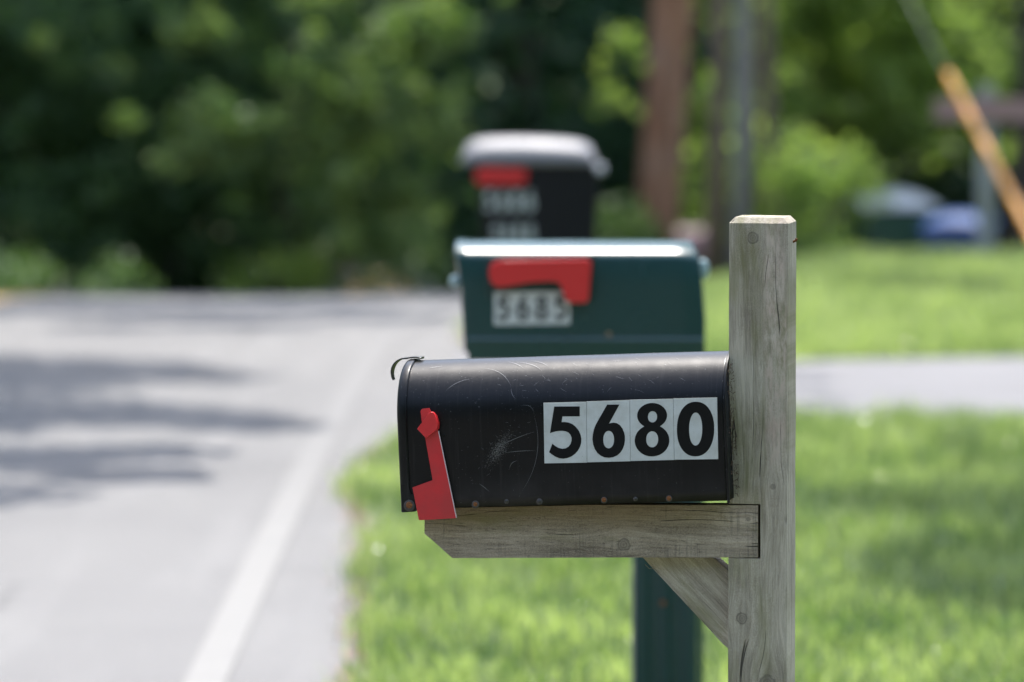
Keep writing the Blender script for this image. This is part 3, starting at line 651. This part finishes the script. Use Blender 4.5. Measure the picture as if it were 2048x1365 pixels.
for i in range(nxs + 1):
    x = .004 + (LEN - .004) * i / nxs
    for k, (yy, zz) in enumerate(prof):
        dn = .0003 * mnoise.noise(Vector((x * 9, yy * 12, zz * 12))) + .00008 * mnoise.noise(Vector((x * 40, yy * 30, zz * 30)))
        s = 1 + dn / .08; V.append((x, AX + yy * s, zz + (dn if zz > .15 else 0)))
Fc = [(i * npf + k, (i + 1) * npf + k, (i + 1) * npf + k + 1, i * npf + k + 1) for i in range(nxs) for k in range(npf - 1)]
Fc += [(i * npf, i * npf + npf - 1, (i + 1) * npf + npf - 1, (i + 1) * npf) for i in range(nxs)]   # floor
Fc.append(tuple(range(nxs * npf, nxs * npf + npf)))                                                 # back panel
nf = len(Fc)
# fine scratches: raised hairlines of bare metal following the wall
def surf(x, s):                                       # s = height on the front wall, continuing over the arch
    zc = HT - Wd / 2
    if s <= zc: return Vector((x, AX - Wd / 2 - .0009, s))
    a = (s - zc) / (Wd / 2); r = Wd / 2 + .0009
    return Vector((x, AX - r * math.cos(a), zc + r * math.sin(a)))
def scratch(p0, p1, bow, wd=.0003, n=10):
    p0, p1 = Vector(p0), Vector(p1); d = p1 - p0; nrm = Vector((-d.y, d.x)); bs = len(V)
    for k in range(n + 1):
        t = k / n; q = p0 + d * t + nrm * bow * 4 * t * (1 - t); w_ = wd * math.sin(math.pi * min(.98, max(.02, t)))
        nn = nrm.normalized() * w_; V.append(surf(q.x - nn.x, q.y - nn.y)); V.append(surf(q.x + nn.x, q.y + nn.y))
    for k in range(n): Fc.append((bs + 2 * k, bs + 2 * k + 1, bs + 2 * k + 3, bs + 2 * k + 2))
for a in [((.072, .176), (.110, .196), .10), ((.125, .218), (.170, .180), .12), ((.17, .232), (.215, .205), .10), ((.19, .236), (.222, .216), .08), ((.155, .236), (.185, .214), .05),
          ((.170, .178), (.178, .160), -.1), ((.158, .082), (.205, .084), .02), ((.118, .038), (.133, .026), .02), ((.148, .090), (.206, .112), .03), ((.04, .222), (.06, .226), .02), ((.165, .058), (.178, .070), .2)]:
    scratch(*a)
scratch((.204, .141), (.178, .020), .13, .00022, 24)
scratch((.186, .150), (.206, .138), .25, .0002, 12)
for _ in range(34):
    x0 = random.uniform(.14, .46); s0 = random.uniform(.165, .235); l = random.uniform(.004, .016); a = random.uniform(-.9, -.3) if random.random() < .8 else random.uniform(-.3, 1)
    scratch((x0, s0), (x0 + l * math.cos(a), s0 + l * math.sin(a)), random.uniform(-.1, .1), .00013, 4)
for _ in range(40):
    t = random.gauss(0, .022); cx_ = .150 + .6 * t * 1.2 + random.gauss(0, .010); cz_ = .088 + .8 * t * 1.2 + random.gauss(0, .006); a = random.uniform(0, 3.1); l = random.uniform(.002, .007)
    scratch((cx_, cz_), (cx_ + l * math.cos(a), cz_ + l * math.sin(a)), random.uniform(-.2, .2), .00012, 4)
me = py_mesh("body", V, Fc)
bm = bmesh.new(); bm.from_mesh(me); bm.faces.ensure_lookup_table()
for fce in bm.faces[nf:]: fce.material_index = 1
bmesh.ops.recalc_face_normals(bm, faces=bm.faces[:nf]); bm.to_mesh(me); bm.free()
body = link("body", me, [BLACK, SCR], mb, smooth=True)
body["label"] = "black scuffed arched body"
# back rim: a thin rolled edge
def rim(name, x0, x1, off0, off1, mat, parent, zb=.0):
    a, b = arch(off0, zb=zb), arch(off1, zb=zb); n = len(a); V = []
    for x in (x0, x1):
        for P_ in (a, b): V += [(x, AX + p[0], p[1]) for p in P_]
    Fc = []
    for k in range(n - 1):
        for (s, t) in ((0, 1), (1, 3), (3, 2), (2, 0)): Fc.append((s * n + k, s * n + k + 1, t * n + k + 1, t * n + k))
    Fc += [(0, n, 3 * n, 2 * n), (n - 1, 2 * n - 1, 4 * n - 1, 3 * n - 1)]
    me = py_mesh(name, V, Fc); bm = bmesh.new(); bm.from_mesh(me); bmesh.ops.recalc_face_normals(bm, faces=bm.faces); bm.to_mesh(me); bm.free()
    return bevel(link(name, me, mat, parent), .0006, 2, 50)
rim("back_rim", LEN - .0015, LEN + .002, -.002, .0028, BLACK, mb)
# debris packed between the rear wall and the post
V, Fc = [], []
for _ in range(420):
    k = random.random(); yy = random.uniform(-.078, .02); zz = random.uniform(.01, .205)
    p = Vector((LEN + random.uniform(.003, .009), AX + yy, zz)); d = Vector((random.uniform(-.2, 1), random.gauss(0, 1), random.gauss(0, 1))).normalized() * random.uniform(.002, .006)
    tube(V, Fc, [p, p + d], [.0006, .0004], 4)
link("debris", py_mesh("debris", V, Fc), paint("dry_debris", (.10, .065, .04), .95, .5, 0), mb)
# door: rounded front pan with a skirt over the body
r = Wd / 2; V = []; rings = [(-.0005, -.035), (-.002, -.010), (-.0015, -.002), (.001, .0012), (.004, .0024), (.011, .0026), (.0135, .0022), (.0135, .0006)]
for (x, off) in rings: V += [(x, AX + p[0], p[1]) for p in arch(off, zb=(-.001 if off > -.01 else .02))]
n = len(arch()); Fc = [(i * n + k, i * n + k + 1, (i + 1) * n + k + 1, (i + 1) * n + k) for i in range(len(rings) - 1) for k in range(n - 1)]
Fc.append(tuple(range(n)))
me = py_mesh("door", V, Fc); bm = bmesh.new(); bm.from_mesh(me); bmesh.ops.recalc_face_normals(bm, faces=bm.faces); bm.to_mesh(me); bm.free()
door = link("door", me, BLACK, mb, smooth=True)
for s, nm in ((0, -1), (1, 1)):
    yw = AX + nm * (r + .0029)
    plate("hinge_tab", [(.0005, -.0015), (.016, -.001)] + [(.0135 + .0150 * math.cos(a), .0115 + .0140 * math.sin(a)) for a in [R(t) for t in range(-60, 100, 16)]] + [(.0128, .034), (.0118, .040), (.0005, .040)], [], min(yw, yw - nm * .0012), max(yw, yw - nm * .0012), BLACK if s else [BLACK], door, .0003)
# door handle: curved strap hooking forward over the top
pts = []
for t in np.linspace(0, 1, 16):
    if t < .35: q = t / .35; pts.append((.022 - .024 * q, HT + .0035 + .0015 * math.sin(q * 3.1)))
    else:
        a = R(90) + (t - .35) / .65 * R(115); pts.append((-.004 + .0215 * math.cos(a) * 1.0, HT - .0185 + .0225 * math.sin(a)))
V = []
for i, (x, z) in enumerate(pts):
    x2, z2 = pts[min(i + 1, 15)]; x1, z1 = pts[max(i - 1, 0)]; d = Vector((x2 - x1, z2 - z1)).normalized(); nn = Vector((-d.y, d.x)) * .0011
    hw = .0095 if i < 12 else .0095 * (1 - .12 * (i - 11))
    V += [(x + nn.x, AX - hw, z + nn.y), (x + nn.x, AX + hw, z + nn.y), (x - nn.x, AX + hw, z - nn.y), (x - nn.x, AX - hw, z - nn.y)]
Fc = [(i * 4 + k, i * 4 + (k + 1) % 4, (i + 1) * 4 + (k + 1) % 4, (i + 1) * 4 + k) for i in range(15) for k in range(4)] + [(0, 1, 2, 3), (63, 62, 61, 60)]
bevel(link("door_handle", py_mesh("door_handle", V, Fc), paint("olive_black_metal", (.035, .036, .028), .38, .3), door), .0004, 2, 30)
# flag
RED = paint("red_flag_metal", (.58, .022, .028), .42, .14, .0001, 300); RED_E = paint("lit_flag_edge", (.75, .60, .60), .3, .1, 0); g = G("red_flag_metal"); oc = g.coord(); f = g.noise(oc, 22, 4, .6); f2 = g.noise(oc, 480, 4, .75)
cw = g.mix(g.ramp(f, .38, .68), (.60, .022, .028), (.47, .030, .032)); cw = g.mix(g.M('MULTIPLY', g.ramp(f2, .66, .74), .55), cw, (.16, .05, .045))
g.col(cw); g.rough(g.M('ADD', .32, g.M('MULTIPLY', f, .25))); g.bump(f, .002, .6); RED = g.m
REDP = paint("red_flag_plastic", (.62, .025, .030), .3, .08, .0002, 200)
fl = plate("flag", [(.0363, .1472), (.0387, .1501), (.0494, .1513), (.0535, .1438), (.0580, .1330), (.0614, .1171), (.0826, -.0109), (.0815, -.0117), (.0270, -.0134), (.0262, -.0125), (.0190, .0345), (.0194, .0353), (.0489, .0449), (.0497, .0462), (.0408, .1132), (.0372, .1339)], [], -.0062, -.0050, RED, mb, .0002, label="red flag hanging straight down")
plate("flag_edge", [(.0614, .1171), (.0620, .1172), (.0833, -.0109), (.0826, -.0111)], [], -.0068, -.0030, RED_E, fl)  # sunlit rim of the red flag, its brightness painted as a pale strip
cat = plate("flag_catch", [(.0314, .1216), (.0482, .1417), (.0500, .1440), (.0522, .1453), (.0545, .1455), (.0567, .1448), (.0583, .1430), (.0627, .1296), (.0627, .1270), (.0615, .1200), (.0455, .1083), (.0436, .1080)], [], -.0125, -.0064, REDP, fl, .0012)
plate("flag_catch_fold", [(.046, .143), (.0500, .146), (.0560, .1455), (.0605, .1405), (.0640, .1290), (.0632, .1215), (.0595, .1170), (.0560, .119)], [], -.0064, -.0045, REDP, fl, .0006)
lathe("pivot", [(.0035, -.001), (.0035, .006)], REDP, fl, (.054, -.006, .131), 'Y', 14)
# rivets, screws, spare hole
def rivet(x, z, r_, mat, y=-.0002, halo=0, dome=.0014, nm="rivet"):
    o = lathe(nm, [(r_ * .3, -dome), (r_ * .75, -dome * .75), (r_, 0), (r_, .001)], mat, mb, (x, y, z), 'Y', 18)
    if halo: o2 = lathe("washer", [(halo * .8, -.0006), (halo, -.0002), (halo, .0006)], HALO, o, (0, .0002, -halo * .12), 'Y', 22)
DK = paint("dark_rivet", (.035, .033, .032), .45, .4, .0003, 300)
rivet(.0125, .0093, .0055, RUST, -.0046, .0085); rivet(.1113, .0078, .0035, RUST, -.0006, .0058); rivet(.3039, .0094, .0038, RUST, -.0006, .0048); rivet(.4005, .0092, .0038, RUST, -.0006, .0048)
rivet(.1581, .0108, .0026, DK, -.0003, .0036); rivet(.2075, .0096, .0032, DK, -.0004, .0048); rivet(.3507, .0097, .0024, DK, -.0003, .0034)
lathe("hole", [(.0027, -.0010), (.0027, .0002)], paint("hole_dark", (.001, .001, .001), .9, 0, 0), mb, (.0686, 0, .111), 'Y', 16)
# number tiles
g = G("white_vinyl"); oc = g.coord(); f = g.noise(oc, 30, 5, .65); f2 = g.noise(oc, 420, 3, .7)
cw = g.mix(g.ramp(f, .40, .70), (.58, .60, .59), (.48, .49, .46)); cw = g.mix(g.M('MULTIPLY', g.ramp(f2, .66, .72), .5), cw, (.16, .15, .13))
g.col(cw); g.rough(g.M('ADD', .3, g.M('MULTIPLY', f, .3))); g.bump(f, .0008, .5); WHT = g.m; INK = paint("black_vinyl", (.004, .0045, .005), .5, .2, 0, 90, .2)
cx5 = [(95, 455, 105, 887), (405, 447, 413, 880), (716, 436, 724, 871), (1027, 428, 1038, 862), (1340, 420, 1352, 857)]
for i, ch in enumerate("5680"):
    a, b2 = cx5[i], cx5[i + 1]; gp = 1.2
    yo = .00004 * i
    tl = plate("number_tile", [dloc((a[0] + gp, a[1])), dloc((b2[0] - gp, b2[1] + 2)), dloc((b2[2] - gp, b2[3] + 2)), dloc((a[2] + gp, a[3]))], [], -.0016 - yo, -.0002, WHT, mb, label="white tile with a black " + ch)
    o_, hs, _ = DIG[ch]
    plate("digit", [dloc(p) for p in o_], [[dloc(p) for p in h] for h in hs], -.0019, -.0015, INK, tl)

# ------------------------------------------------------------------ timber post with arm and brace
K_POST = [(.0336, .6511, .0085), (.0641, .2882, .0045), (.0190, .0945, .0085), (.0569, .000, .012)]
wp = empty("mailbox_post", (.3174, 8.27, .6728), rotm(-10.9, 0), label="weathered grey square wooden post with arm and brace carrying the black mailbox", category="post")
PW = wood_mat("weathered_post", 'Z', K_POST, .55, brown=(.067, .019, .30, .69), seed=1.7)
ze = -.6728 - .25
a, bz, w_ = .0865, .672, .0445
def post_mesh():
    """4x4 with chamfered top and a housing cut for the arm (notch from z .183 to .262, x 0..0435, 24 mm deep)"""
    x0, x1, y0, y1 = -.0015, .085, 0.0, .0865; n0, n1, nx_, nd = .1826, .2625, .0456, .045
    V = []; Fc = []
    def box(xa, xb, ya, yb, za, zb):
        k = len(V); V.extend([(xa, ya, za), (xb, ya, za), (xb, yb, za), (xa, yb, za), (xa, ya, zb), (xb, ya, zb), (xb, yb, zb), (xa, yb, zb)])
        Fc.extend([(k+3, k+2, k+1, k), (k, k+1, k+5, k+4), (k+1, k+2, k+6, k+5), (k+2, k+3, k+7, k+6), (k+3, k, k+4, k+7), (k+4, k+5, k+6, k+7)])
    # single watertight solid: outline walked in front (XZ) and extruded would lose the half depth, so use boolean
    return x0, x1, y0, y1, n0, n1, nx_, nd
x0, x1, y0, y1, n0, n1, nx_, nd = post_mesh()
c_ = .0085
bm = bmesh.new()
def bmbox(bm, xa, xb, ya, yb, za, zb):
    vs = [bm.verts.new(p) for p in [(xa, ya, za), (xb, ya, za), (xb, yb, za), (xa, yb, za), (xa, ya, zb), (xb, ya, zb), (xb, yb, zb), (xa, yb, zb)]]
    for f_ in [(3, 2, 1, 0), (0, 1, 5, 4), (1, 2, 6, 5), (2, 3, 7, 6), (3, 0, 4, 7)]: bm.faces.new([vs[i] for i in f_])
    return vs
vs = bmbox(bm, x0, x1, y0, y1, ze, bz)
tp = [bm.verts.new(p) for p in [(x0 + c_ * .85, y0 + c_, bz + c_), (x1 - c_ * .85, y0 + c_, bz + c_), (x1 - c_ * .85, y1 - c_, bz + c_), (x0 + c_ * .85, y1 - c_, bz + c_)]]
for i in range(4): bm.faces.new([vs[4 + i], vs[4 + (i + 1) % 4], tp[(i + 1) % 4], tp[i]])
bm.faces.new(tp)
bmesh.ops.recalc_face_normals(bm, faces=bm.faces)
me = bpy.data.meshes.new("post"); bm.to_mesh(me); bm.free()
post = link("post", me, PW, wp)
cb = bmesh.new(); vv = bmbox(cb, x0 - .02, nx_, -.02, nd, n0, n1); cb.faces.new(vv[4:]); bmesh.ops.recalc_face_normals(cb, faces=cb.faces)
cm = bpy.data.meshes.new("cut"); cb.to_mesh(cm); cb.free(); cut = bpy.data.objects.new("cut", cm); C.objects.link(cut); cut.matrix_world = wp.matrix_world.copy()
bpy.context.view_layer.update()
mo = post.modifiers.new("notch", 'BOOLEAN'); mo.object = cut; mo.operation = 'DIFFERENCE'; mo.solver = 'EXACT'
bpy.context.view_layer.update(); dg = bpy.context.evaluated_depsgraph_get(); nm_ = bpy.data.meshes.new_from_object(post.evaluated_get(dg)); post.modifiers.clear(); post.data = nm_
bpy.data.objects.remove(cut)
def sub_noise(o, cuts, amp, fr):
    """subdivide and roughen so the edges are not ruler-straight"""
    bm = bmesh.new(); bm.from_mesh(o.data)
    bmesh.ops.triangulate(bm, faces=bm.faces)
    for _ in range(cuts):
        ed = [e for e in bm.edges if e.calc_length() > .014]
        if not ed: break
        bmesh.ops.subdivide_edges(bm, edges=ed, cuts=1); bmesh.ops.triangulate(bm, faces=bm.faces)
    for v in bm.verts:
        p = v.co; q = Vector((p.x * fr, p.y * fr, p.z * fr * .35))
        v.co += Vector((mnoise.noise(q), mnoise.noise(q + Vector((7, 3, 1))), mnoise.noise(q + Vector((1, 9, 4))))) * amp
    bm.to_mesh(o.data); bm.free(); return o
sub_noise(post, 7, .0006, 40); bevel(post, .0009, 2, 50)
for p_ in post.data.polygons: p_.use_smooth = False
K_BEAM = [(-.1568, .1990, .0100), (-.2985, .1790, .0022), (-.2276, .1881, .0022), (.028, .2400, .003)]
beam = plate("arm", [(-.4547, .2466), (-.4547, .2096), (-.4126, .1741), (-.2, .1790), (.0420, .1843), (.0420, .2608), (-.2, .2570)], [], 0.0006, .0386, wood_mat("weathered_arm", 'X', K_BEAM, .35, saw=True, seed=8.3, base=((.160, .128, .094), (.540, .455, .355))), wp)
sub_noise(beam, 7, .0005, 40)
# brace between arm and post
br = plate("brace", [(-.1323, .1789), (-.0285, .1800), (-.0226, .1770), (-.0040, .1600), (-.0040, .0465), (-.012, .0530)], [], .022, .060, wood_mat("weathered_brace", 'X', [], .25, seed=14.1), wp)
br.data.transform(Matrix.Translation((.0665, 0, -.1117))); 
br.data.transform(Matrix.Rotation(R(-45), 4, 'Y')); br.location = (-.0665, 0, .1117); br.rotation_euler = (0, R(45), 0)
sub_noise(br, 6, .0005, 40)
# back of the brace is set in; its mitred end leaves a dark gap at the post
V, Fc = [], []
tube(V, Fc, [(.0845, .052, .643), (.0895, .050, .645), (.0905, .050, .648)], [.0016, .0018, .0022], 8)
link("nail", py_mesh("nail", V, Fc), RUST, wp)
STRAW = paint("dry_straw", (.32, .25, .14), .7, .3, 0)
for pts, r_ in (([(-.122, .020, .173), (-.115, .015, .166), (-.105, .014, .163), (-.097, .017, .1625), (-.090, .020, .158)], .0003), ([(-.128, .020, .1685), (-.121, .015, .163), (-.113, .015, .163)], .00025),
                ([(-.020, .0001, .2520), (-.012, -.0004, .2440), (.002, .0001, .2350)], .00025), ([(-.024, .0001, .2380), (-.014, -.0002, .2460), (-.008, .0001, .2500)], .00022)):
    V, Fc = [], []; tube(V, Fc, pts, [r_] * len(pts), 4); link("straw", py_mesh("straw", V, Fc), STRAW, wp)

# ------------------------------------------------------------------ green mailbox
m2 = empty("mailbox", (-.096, 11.85, .9127), rotm(-1, 0), label="dark green plastic mailbox numbered 5685 with a raised edge and red flag lying flat", category="mailbox", group="mailboxes beside the road")
GRN = paint("dark_green_plastic", (.010, .048, .048), .25, .12, .0004, 60)
def prof2(hw, h_, rr, zb=0.0, n=9, crown=.012):
    """rounded-rectangle arch: (y, z) from front foot over the top to rear foot; vertical centre line y=hw"""
    P = [(0, zb), (0, zb + (h_ - rr) * .33), (0.001, zb + (h_ - rr) * .66)]
    for k in range(n + 1): a = math.pi - math.pi / 2 * k / n; P.append((rr + rr * math.cos(a), h_ - rr + rr * math.sin(a)))
    P.append((hw, h_ + crown))
    for k in range(n + 1): a = math.pi / 2 - math.pi / 2 * k / n; P.append((2 * hw - rr + rr * math.cos(a), h_ - rr + rr * math.sin(a)))
    P += [(2 * hw - .001, zb + (h_ - rr) * .66), (2 * hw, zb + (h_ - rr) * .33), (2 * hw, zb)]
    return P
def shell(name, stations, mat, parent, capped=True, **kw):
    """stations: list of (profile, fx) with fx(z)->x"""
    V = []; n = len(stations[0][0])
    for P_, fx in stations: V += [(fx(z), y, z) for y, z in P_]
    Fc = [(i * n + k, (i + 1) * n + k, (i + 1) * n + (k + 1) % n, i * n + (k + 1) % n) for i in range(len(stations) - 1) for k in range(n)]
    if capped: Fc += [tuple(range(n)), tuple(range((len(stations) - 1) * n, len(stations) * n))]
    me = py_mesh(name, V, Fc); bm = bmesh.new(); bm.from_mesh(me); bmesh.ops.recalc_face_normals(bm, faces=bm.faces); bm.to_mesh(me); bm.free()
    return link(name, me, mat, parent, **kw)
ii = np.interp
fL = lambda z: float(ii(z, [0, .15, .215, .235], [.006, -.001, -.016, -.014])); fR = lambda z: float(ii(z, [0, .03, .187, .225, .25], [.499, .502, .4905, .472, .464]))
def lerpf(t): return lambda z: fL(z) * (1 - t) + fR(z) * t
P0 = [(0, 0), (0, .07), (.001, .14), (.0015, .193), (.0035, .2005), (.009, .2065), (.019, .2135), (.030, .2178), (.048, .2232), (.085, .2300)]
P0 = P0 + [(.17 - y, z) for y, z in reversed(P0[:-1])]
ts = [.0, .01, .035, .12, .22, .35, .5, .7, .9, .985, 1.0]
body2 = shell("body", [(P0 if 0 < i < len(ts) - 1 else [(.085 + (y - .085) * .96, z if z < .03 else z - .004) for y, z in P0], lerpf(t)) for i, t in enumerate(ts)], GRN, m2)
bevel(body2, .003, 3, 35)
# door cap at the road end, a little proud
dcap = shell("door", [([(.085 + (y - .085) * s, z * q) for y, z in P0], (lambda d_: (lambda z: fL(z) + d_))(d)) for d, s, q in ((-.010, .90, .97), (-.008, 1.0, 1.006), (-.002, 1.02, 1.01), (.012, 1.02, 1.012), (.013, 1.0, 1.0))], GRN, m2)
bevel(dcap, .002, 2, 35)
lathe("door_knob", [(.006, -.006), (.012, -.004), (.0145, .004), (.012, .012)], paint("pale_knob", (.30, .40, .42), .3), m2, (-.0215, .030, .1461), 'Y', 20)
lathe("rear_knob", [(.006, -.006), (.013, -.004), (.015, .005), (.012, .014)], paint("pale_knob2", (.30, .42, .42), .3), m2, (.4950, .020, .172), 'Y', 20).scale = (.8, 1, 1.5)
# base skirt
shell("base_skirt", [([(.085 + (y - .085) * 1.075, z) for y, z in [(0.004, -.018), (0, .026), (.004, .032), (.166, .032), (.17, .026), (.166, -.018)]], (lambda x: (lambda z: x))(x)) for x in (.004, .498)], GRN, m2)
# raised panel edge round the flag recess
g2 = paint("green_recess", (.008, .036, .037), .32, .1, .0004, 60)
plate("flag_panel", [(.0424, .112), (.0424, .200), (.2645, .204), (.2645, .118), (.20, .1335)], [], -.0006, .004, g2, m2, .001)
plate("panel_edge", [(.2645, .110), (.2645, .2065), (.2700, .2080), (.2700, .110)], [], -.0045, .004, GRN, m2, .0015)
RED2 = paint("glossy_red_plastic", (.62, .028, .030), .30, .06, .0002, 150)
f2_ = plate("flag", [(.0476, .1645), (.0495, .178), (.0560, .186), (.0660, .1910), (.0790, .1930), (.2467, .1955), (.2560, .1935), (.2614, .1880), (.2604, .1694), (.2562, .1122), (.2525, .1065), (.2457, .1050), (.2194, .1046), (.2120, .1075), (.2057, .1159), (.1990, .139), (.1930, .1470), (.1773, .1500), (.1352, .1475), (.0719, .1366), (.0600, .1400), (.0520, .1490)], [], -.024, -.006, RED2, m2, .0080, label="red flag lying flat")
f2_.modifiers[0].segments = 4
for i, ch in enumerate("5685"):
    xa = .0582 + i * .0398; za = .0570 + .0006 * i
    tl = plate("number_tile", [(xa, za), (xa + .0396, za), (xa + .0396, za + .0690), (xa, za + .0690)], [], -.0014, .001, WHT, m2)
    o_, hs = dnorm(ch, xa + .002, za + .006, .0356, .057); plate("digit", o_, hs, -.0018, -.0013, paint("faded_ink", (.035, .04, .042), .4, .1, 0), tl)
lathe("screw", [(.002, -.0025), (.005, -.0015), (.006, .001)], paint("tan_screw", (.22, .16, .08), .6), m2, (.2983, -.003, .0376), 'Y', 14)
# its post
x, y = .3335, 11.99
p2 = empty("mailbox_post", (x, y, 0), rotm(-9, 0), label="ribbed dark green plastic post under the green mailbox", category="post")
V = []; sect = []
hw = .066
for sd in range(4):
    for u, dn in ((-1, 0), (-.62, 0), (-.52, .008), (-.16, .008), (-.06, 0), (.06, 0), (.16, .008), (.52, .008), (.62, 0)):
        px_, py_ = u * hw, -hw + dn; a = sd * math.pi / 2; sect.append((px_ * math.cos(a) - py_ * math.sin(a), px_ * math.sin(a) + py_ * math.cos(a)))
n = len(sect); zs = [-.2, .3, .6, .9085]
V = [(px_, py_, z) for z in zs for px_, py_ in sect]; Fc = [(i * n + k, i * n + (k + 1) % n, (i + 1) * n + (k + 1) % n, (i + 1) * n + k) for i in range(len(zs) - 1) for k in range(n)] + [tuple(range(len(V) - n, len(V)))]
bevel(link("post_shaft", py_mesh("post_shaft", V, Fc), GRN, p2), .003, 2, 30)
plate("support_arm", [(-.29, .845), (-.25, .80), (-.066, .76), (-.066, .905), (-.29, .905)], [], -.03, .03, GRN, p2, .004)
plate("lit_edge_strip", [(-.0705, .0), (-.0655, .0), (-.0655, .72), (-.0705, .72)], [], -.067, .05, paint("lit_edge_grey", (.30, .31, .30), .5), p2, .001)  # lit left edge of the green post, painted on as a pale strip
lathe("screw", [(.003, -.002), (.006, -.001), (.006, .001)], RUST, p2, (-.005, -.066, .378), 'Y', 12)

# ------------------------------------------------------------------ rear black mailbox
m3 = empty("mailbox", (-.1038, 20.0, .7191), rotm(-1, 0), label="tall black mailbox with a silvery rounded lid and two rows of pale numerals", category="mailbox", group="mailboxes beside the road")
BK3 = paint("black_plastic", (.008, .008, .010), .5, .2, .0006, 50, .25); LID = paint("sheen_black_lid", (.20, .198, .21), .5, .2, .001, 60)  # black lid's bright sheen is put into its grey base colour
f3L = lambda z: float(ii(z, [-.06, .03, .30], [.018, .010, -.030])); f3R = lambda z: float(ii(z, [-.06, .30], [.398, .408]))
q = [(0, -.06), (0, .31), (.26, .31), (.26, -.06)]
b3 = shell("body", [([(y if 0 < i < 3 else .13 + (y - .13) * .97, z) for y, z in q], (lambda t: (lambda z: f3L(z) * (1 - t) + f3R(z) * t))(t)) for i, t in enumerate((0, .02, .98, 1))], BK3, m3); bevel(b3, .008, 3, 35)
st = []
for t in np.linspace(0, 1, 22):
    e = abs(2 * t - 1); rr = math.sqrt(max(0, 1 - e ** 9)); top = .302 + (.062 + .028 * math.sin(math.pi * min(1, t * .62 + .28))) * rr + .004 * t
    x_ = -.080 + .482 * t; hw = .145 * (.9 + .1 * rr)
    P_ = [(.13 - hw, .300)] + [(.13 - hw * math.cos(a) ** .7 if math.cos(a) >= 0 else .13 + hw * abs(math.cos(a)) ** .7, .302 + (top - .302) * math.sin(a) ** .8) for a in [math.pi * k / 14 for k in range(1, 14)]] + [(.13 + hw, .300)]
    st.append((P_, (lambda xx: (lambda z: xx))(x_)))
lid = shell("lid", st, LID, m3, smooth=True)
plate("flag", [(-.0266, .262), (-.018, .282), (.0, .290), (.150, .2850), (.1560, .276), (.1514, .236), (.140, .232), (-.005, .2300), (-.02, .238)], [], -.022, -.004, RED2, m3, .005)
PALE = paint("pale_numerals", (.50, .54, .50), .5, .08, 0)
for row, (txt, z_, x_, w_, h_) in enumerate((("5686", .1330, .002, .047, .078), ("5688", .030, .030, .0395, .060))):
    for i, ch in enumerate(txt):
        o_, hs = dnorm(ch, x_ + i * w_, z_, w_ * .92, h_); plate("numeral", o_, hs, -.003, .001, PALE, m3)
lathe("knob", [(.006, -.012), (.016, -.008), (.018, .004), (.012, .014)], paint("glint_knob3", (.55, .57, .60), .25), m3, (.414, -.012, .285), 'Y', 20)  # bright glint of the silver knob is put into this pale paint
px_, py_ = .085, 20.12
p3 = empty("mailbox_post", (px_, py_, 0), label="dark post under the tall rear black mailbox", category="post")
plate("post_shaft", [(-.055, -.2), (.055, -.2), (.055, .657), (-.055, .657)], [], -.055, .055, BK3, p3, .004)
plate("base_plate", [(-.12, .64), (.12, .64), (.12, .658), (-.12, .658)], [], -.1, .1, BK3, p3, .002)

# small far mailbox
x, y = 1.22, 40.0; z0 = float(H(x, y))
m4 = empty("mailbox", (x, y, z0), rotm(-20, 0), label="small distant mailbox with a dull pink top behind the green mailbox", category="mailbox")
PK = paint("dull_pink_metal", (.30, .19, .20), .35, .15)
top = -.135 - z0; V = []; aa = [(-.08, top - .2)] + [(-.08 * math.cos(a), top - .08 + .08 * math.sin(a)) for a in [math.pi * k / 12 for k in range(13)]] + [(.08, top - .2)]
shell("body", [([(yy + .08, zz) for yy, zz in aa], (lambda xx: (lambda z: xx))(xx)) for xx in (-.125, .125)], PK, m4)
plate("door", [(p[0] + .08, p[1]) for p in aa], [], -.002, .004, paint("purple_door", (.07, .06, .10), .4), m4, 0).matrix_local = Matrix.Translation((-.127, 0, 0)) @ Matrix.Rotation(R(90), 4, 'Z')
plate("leg", [(-.045, -.1), (.045, -.1), (.045, top - .2), (-.045, top - .2)], [], .035, .125, B_BROWN, m4)
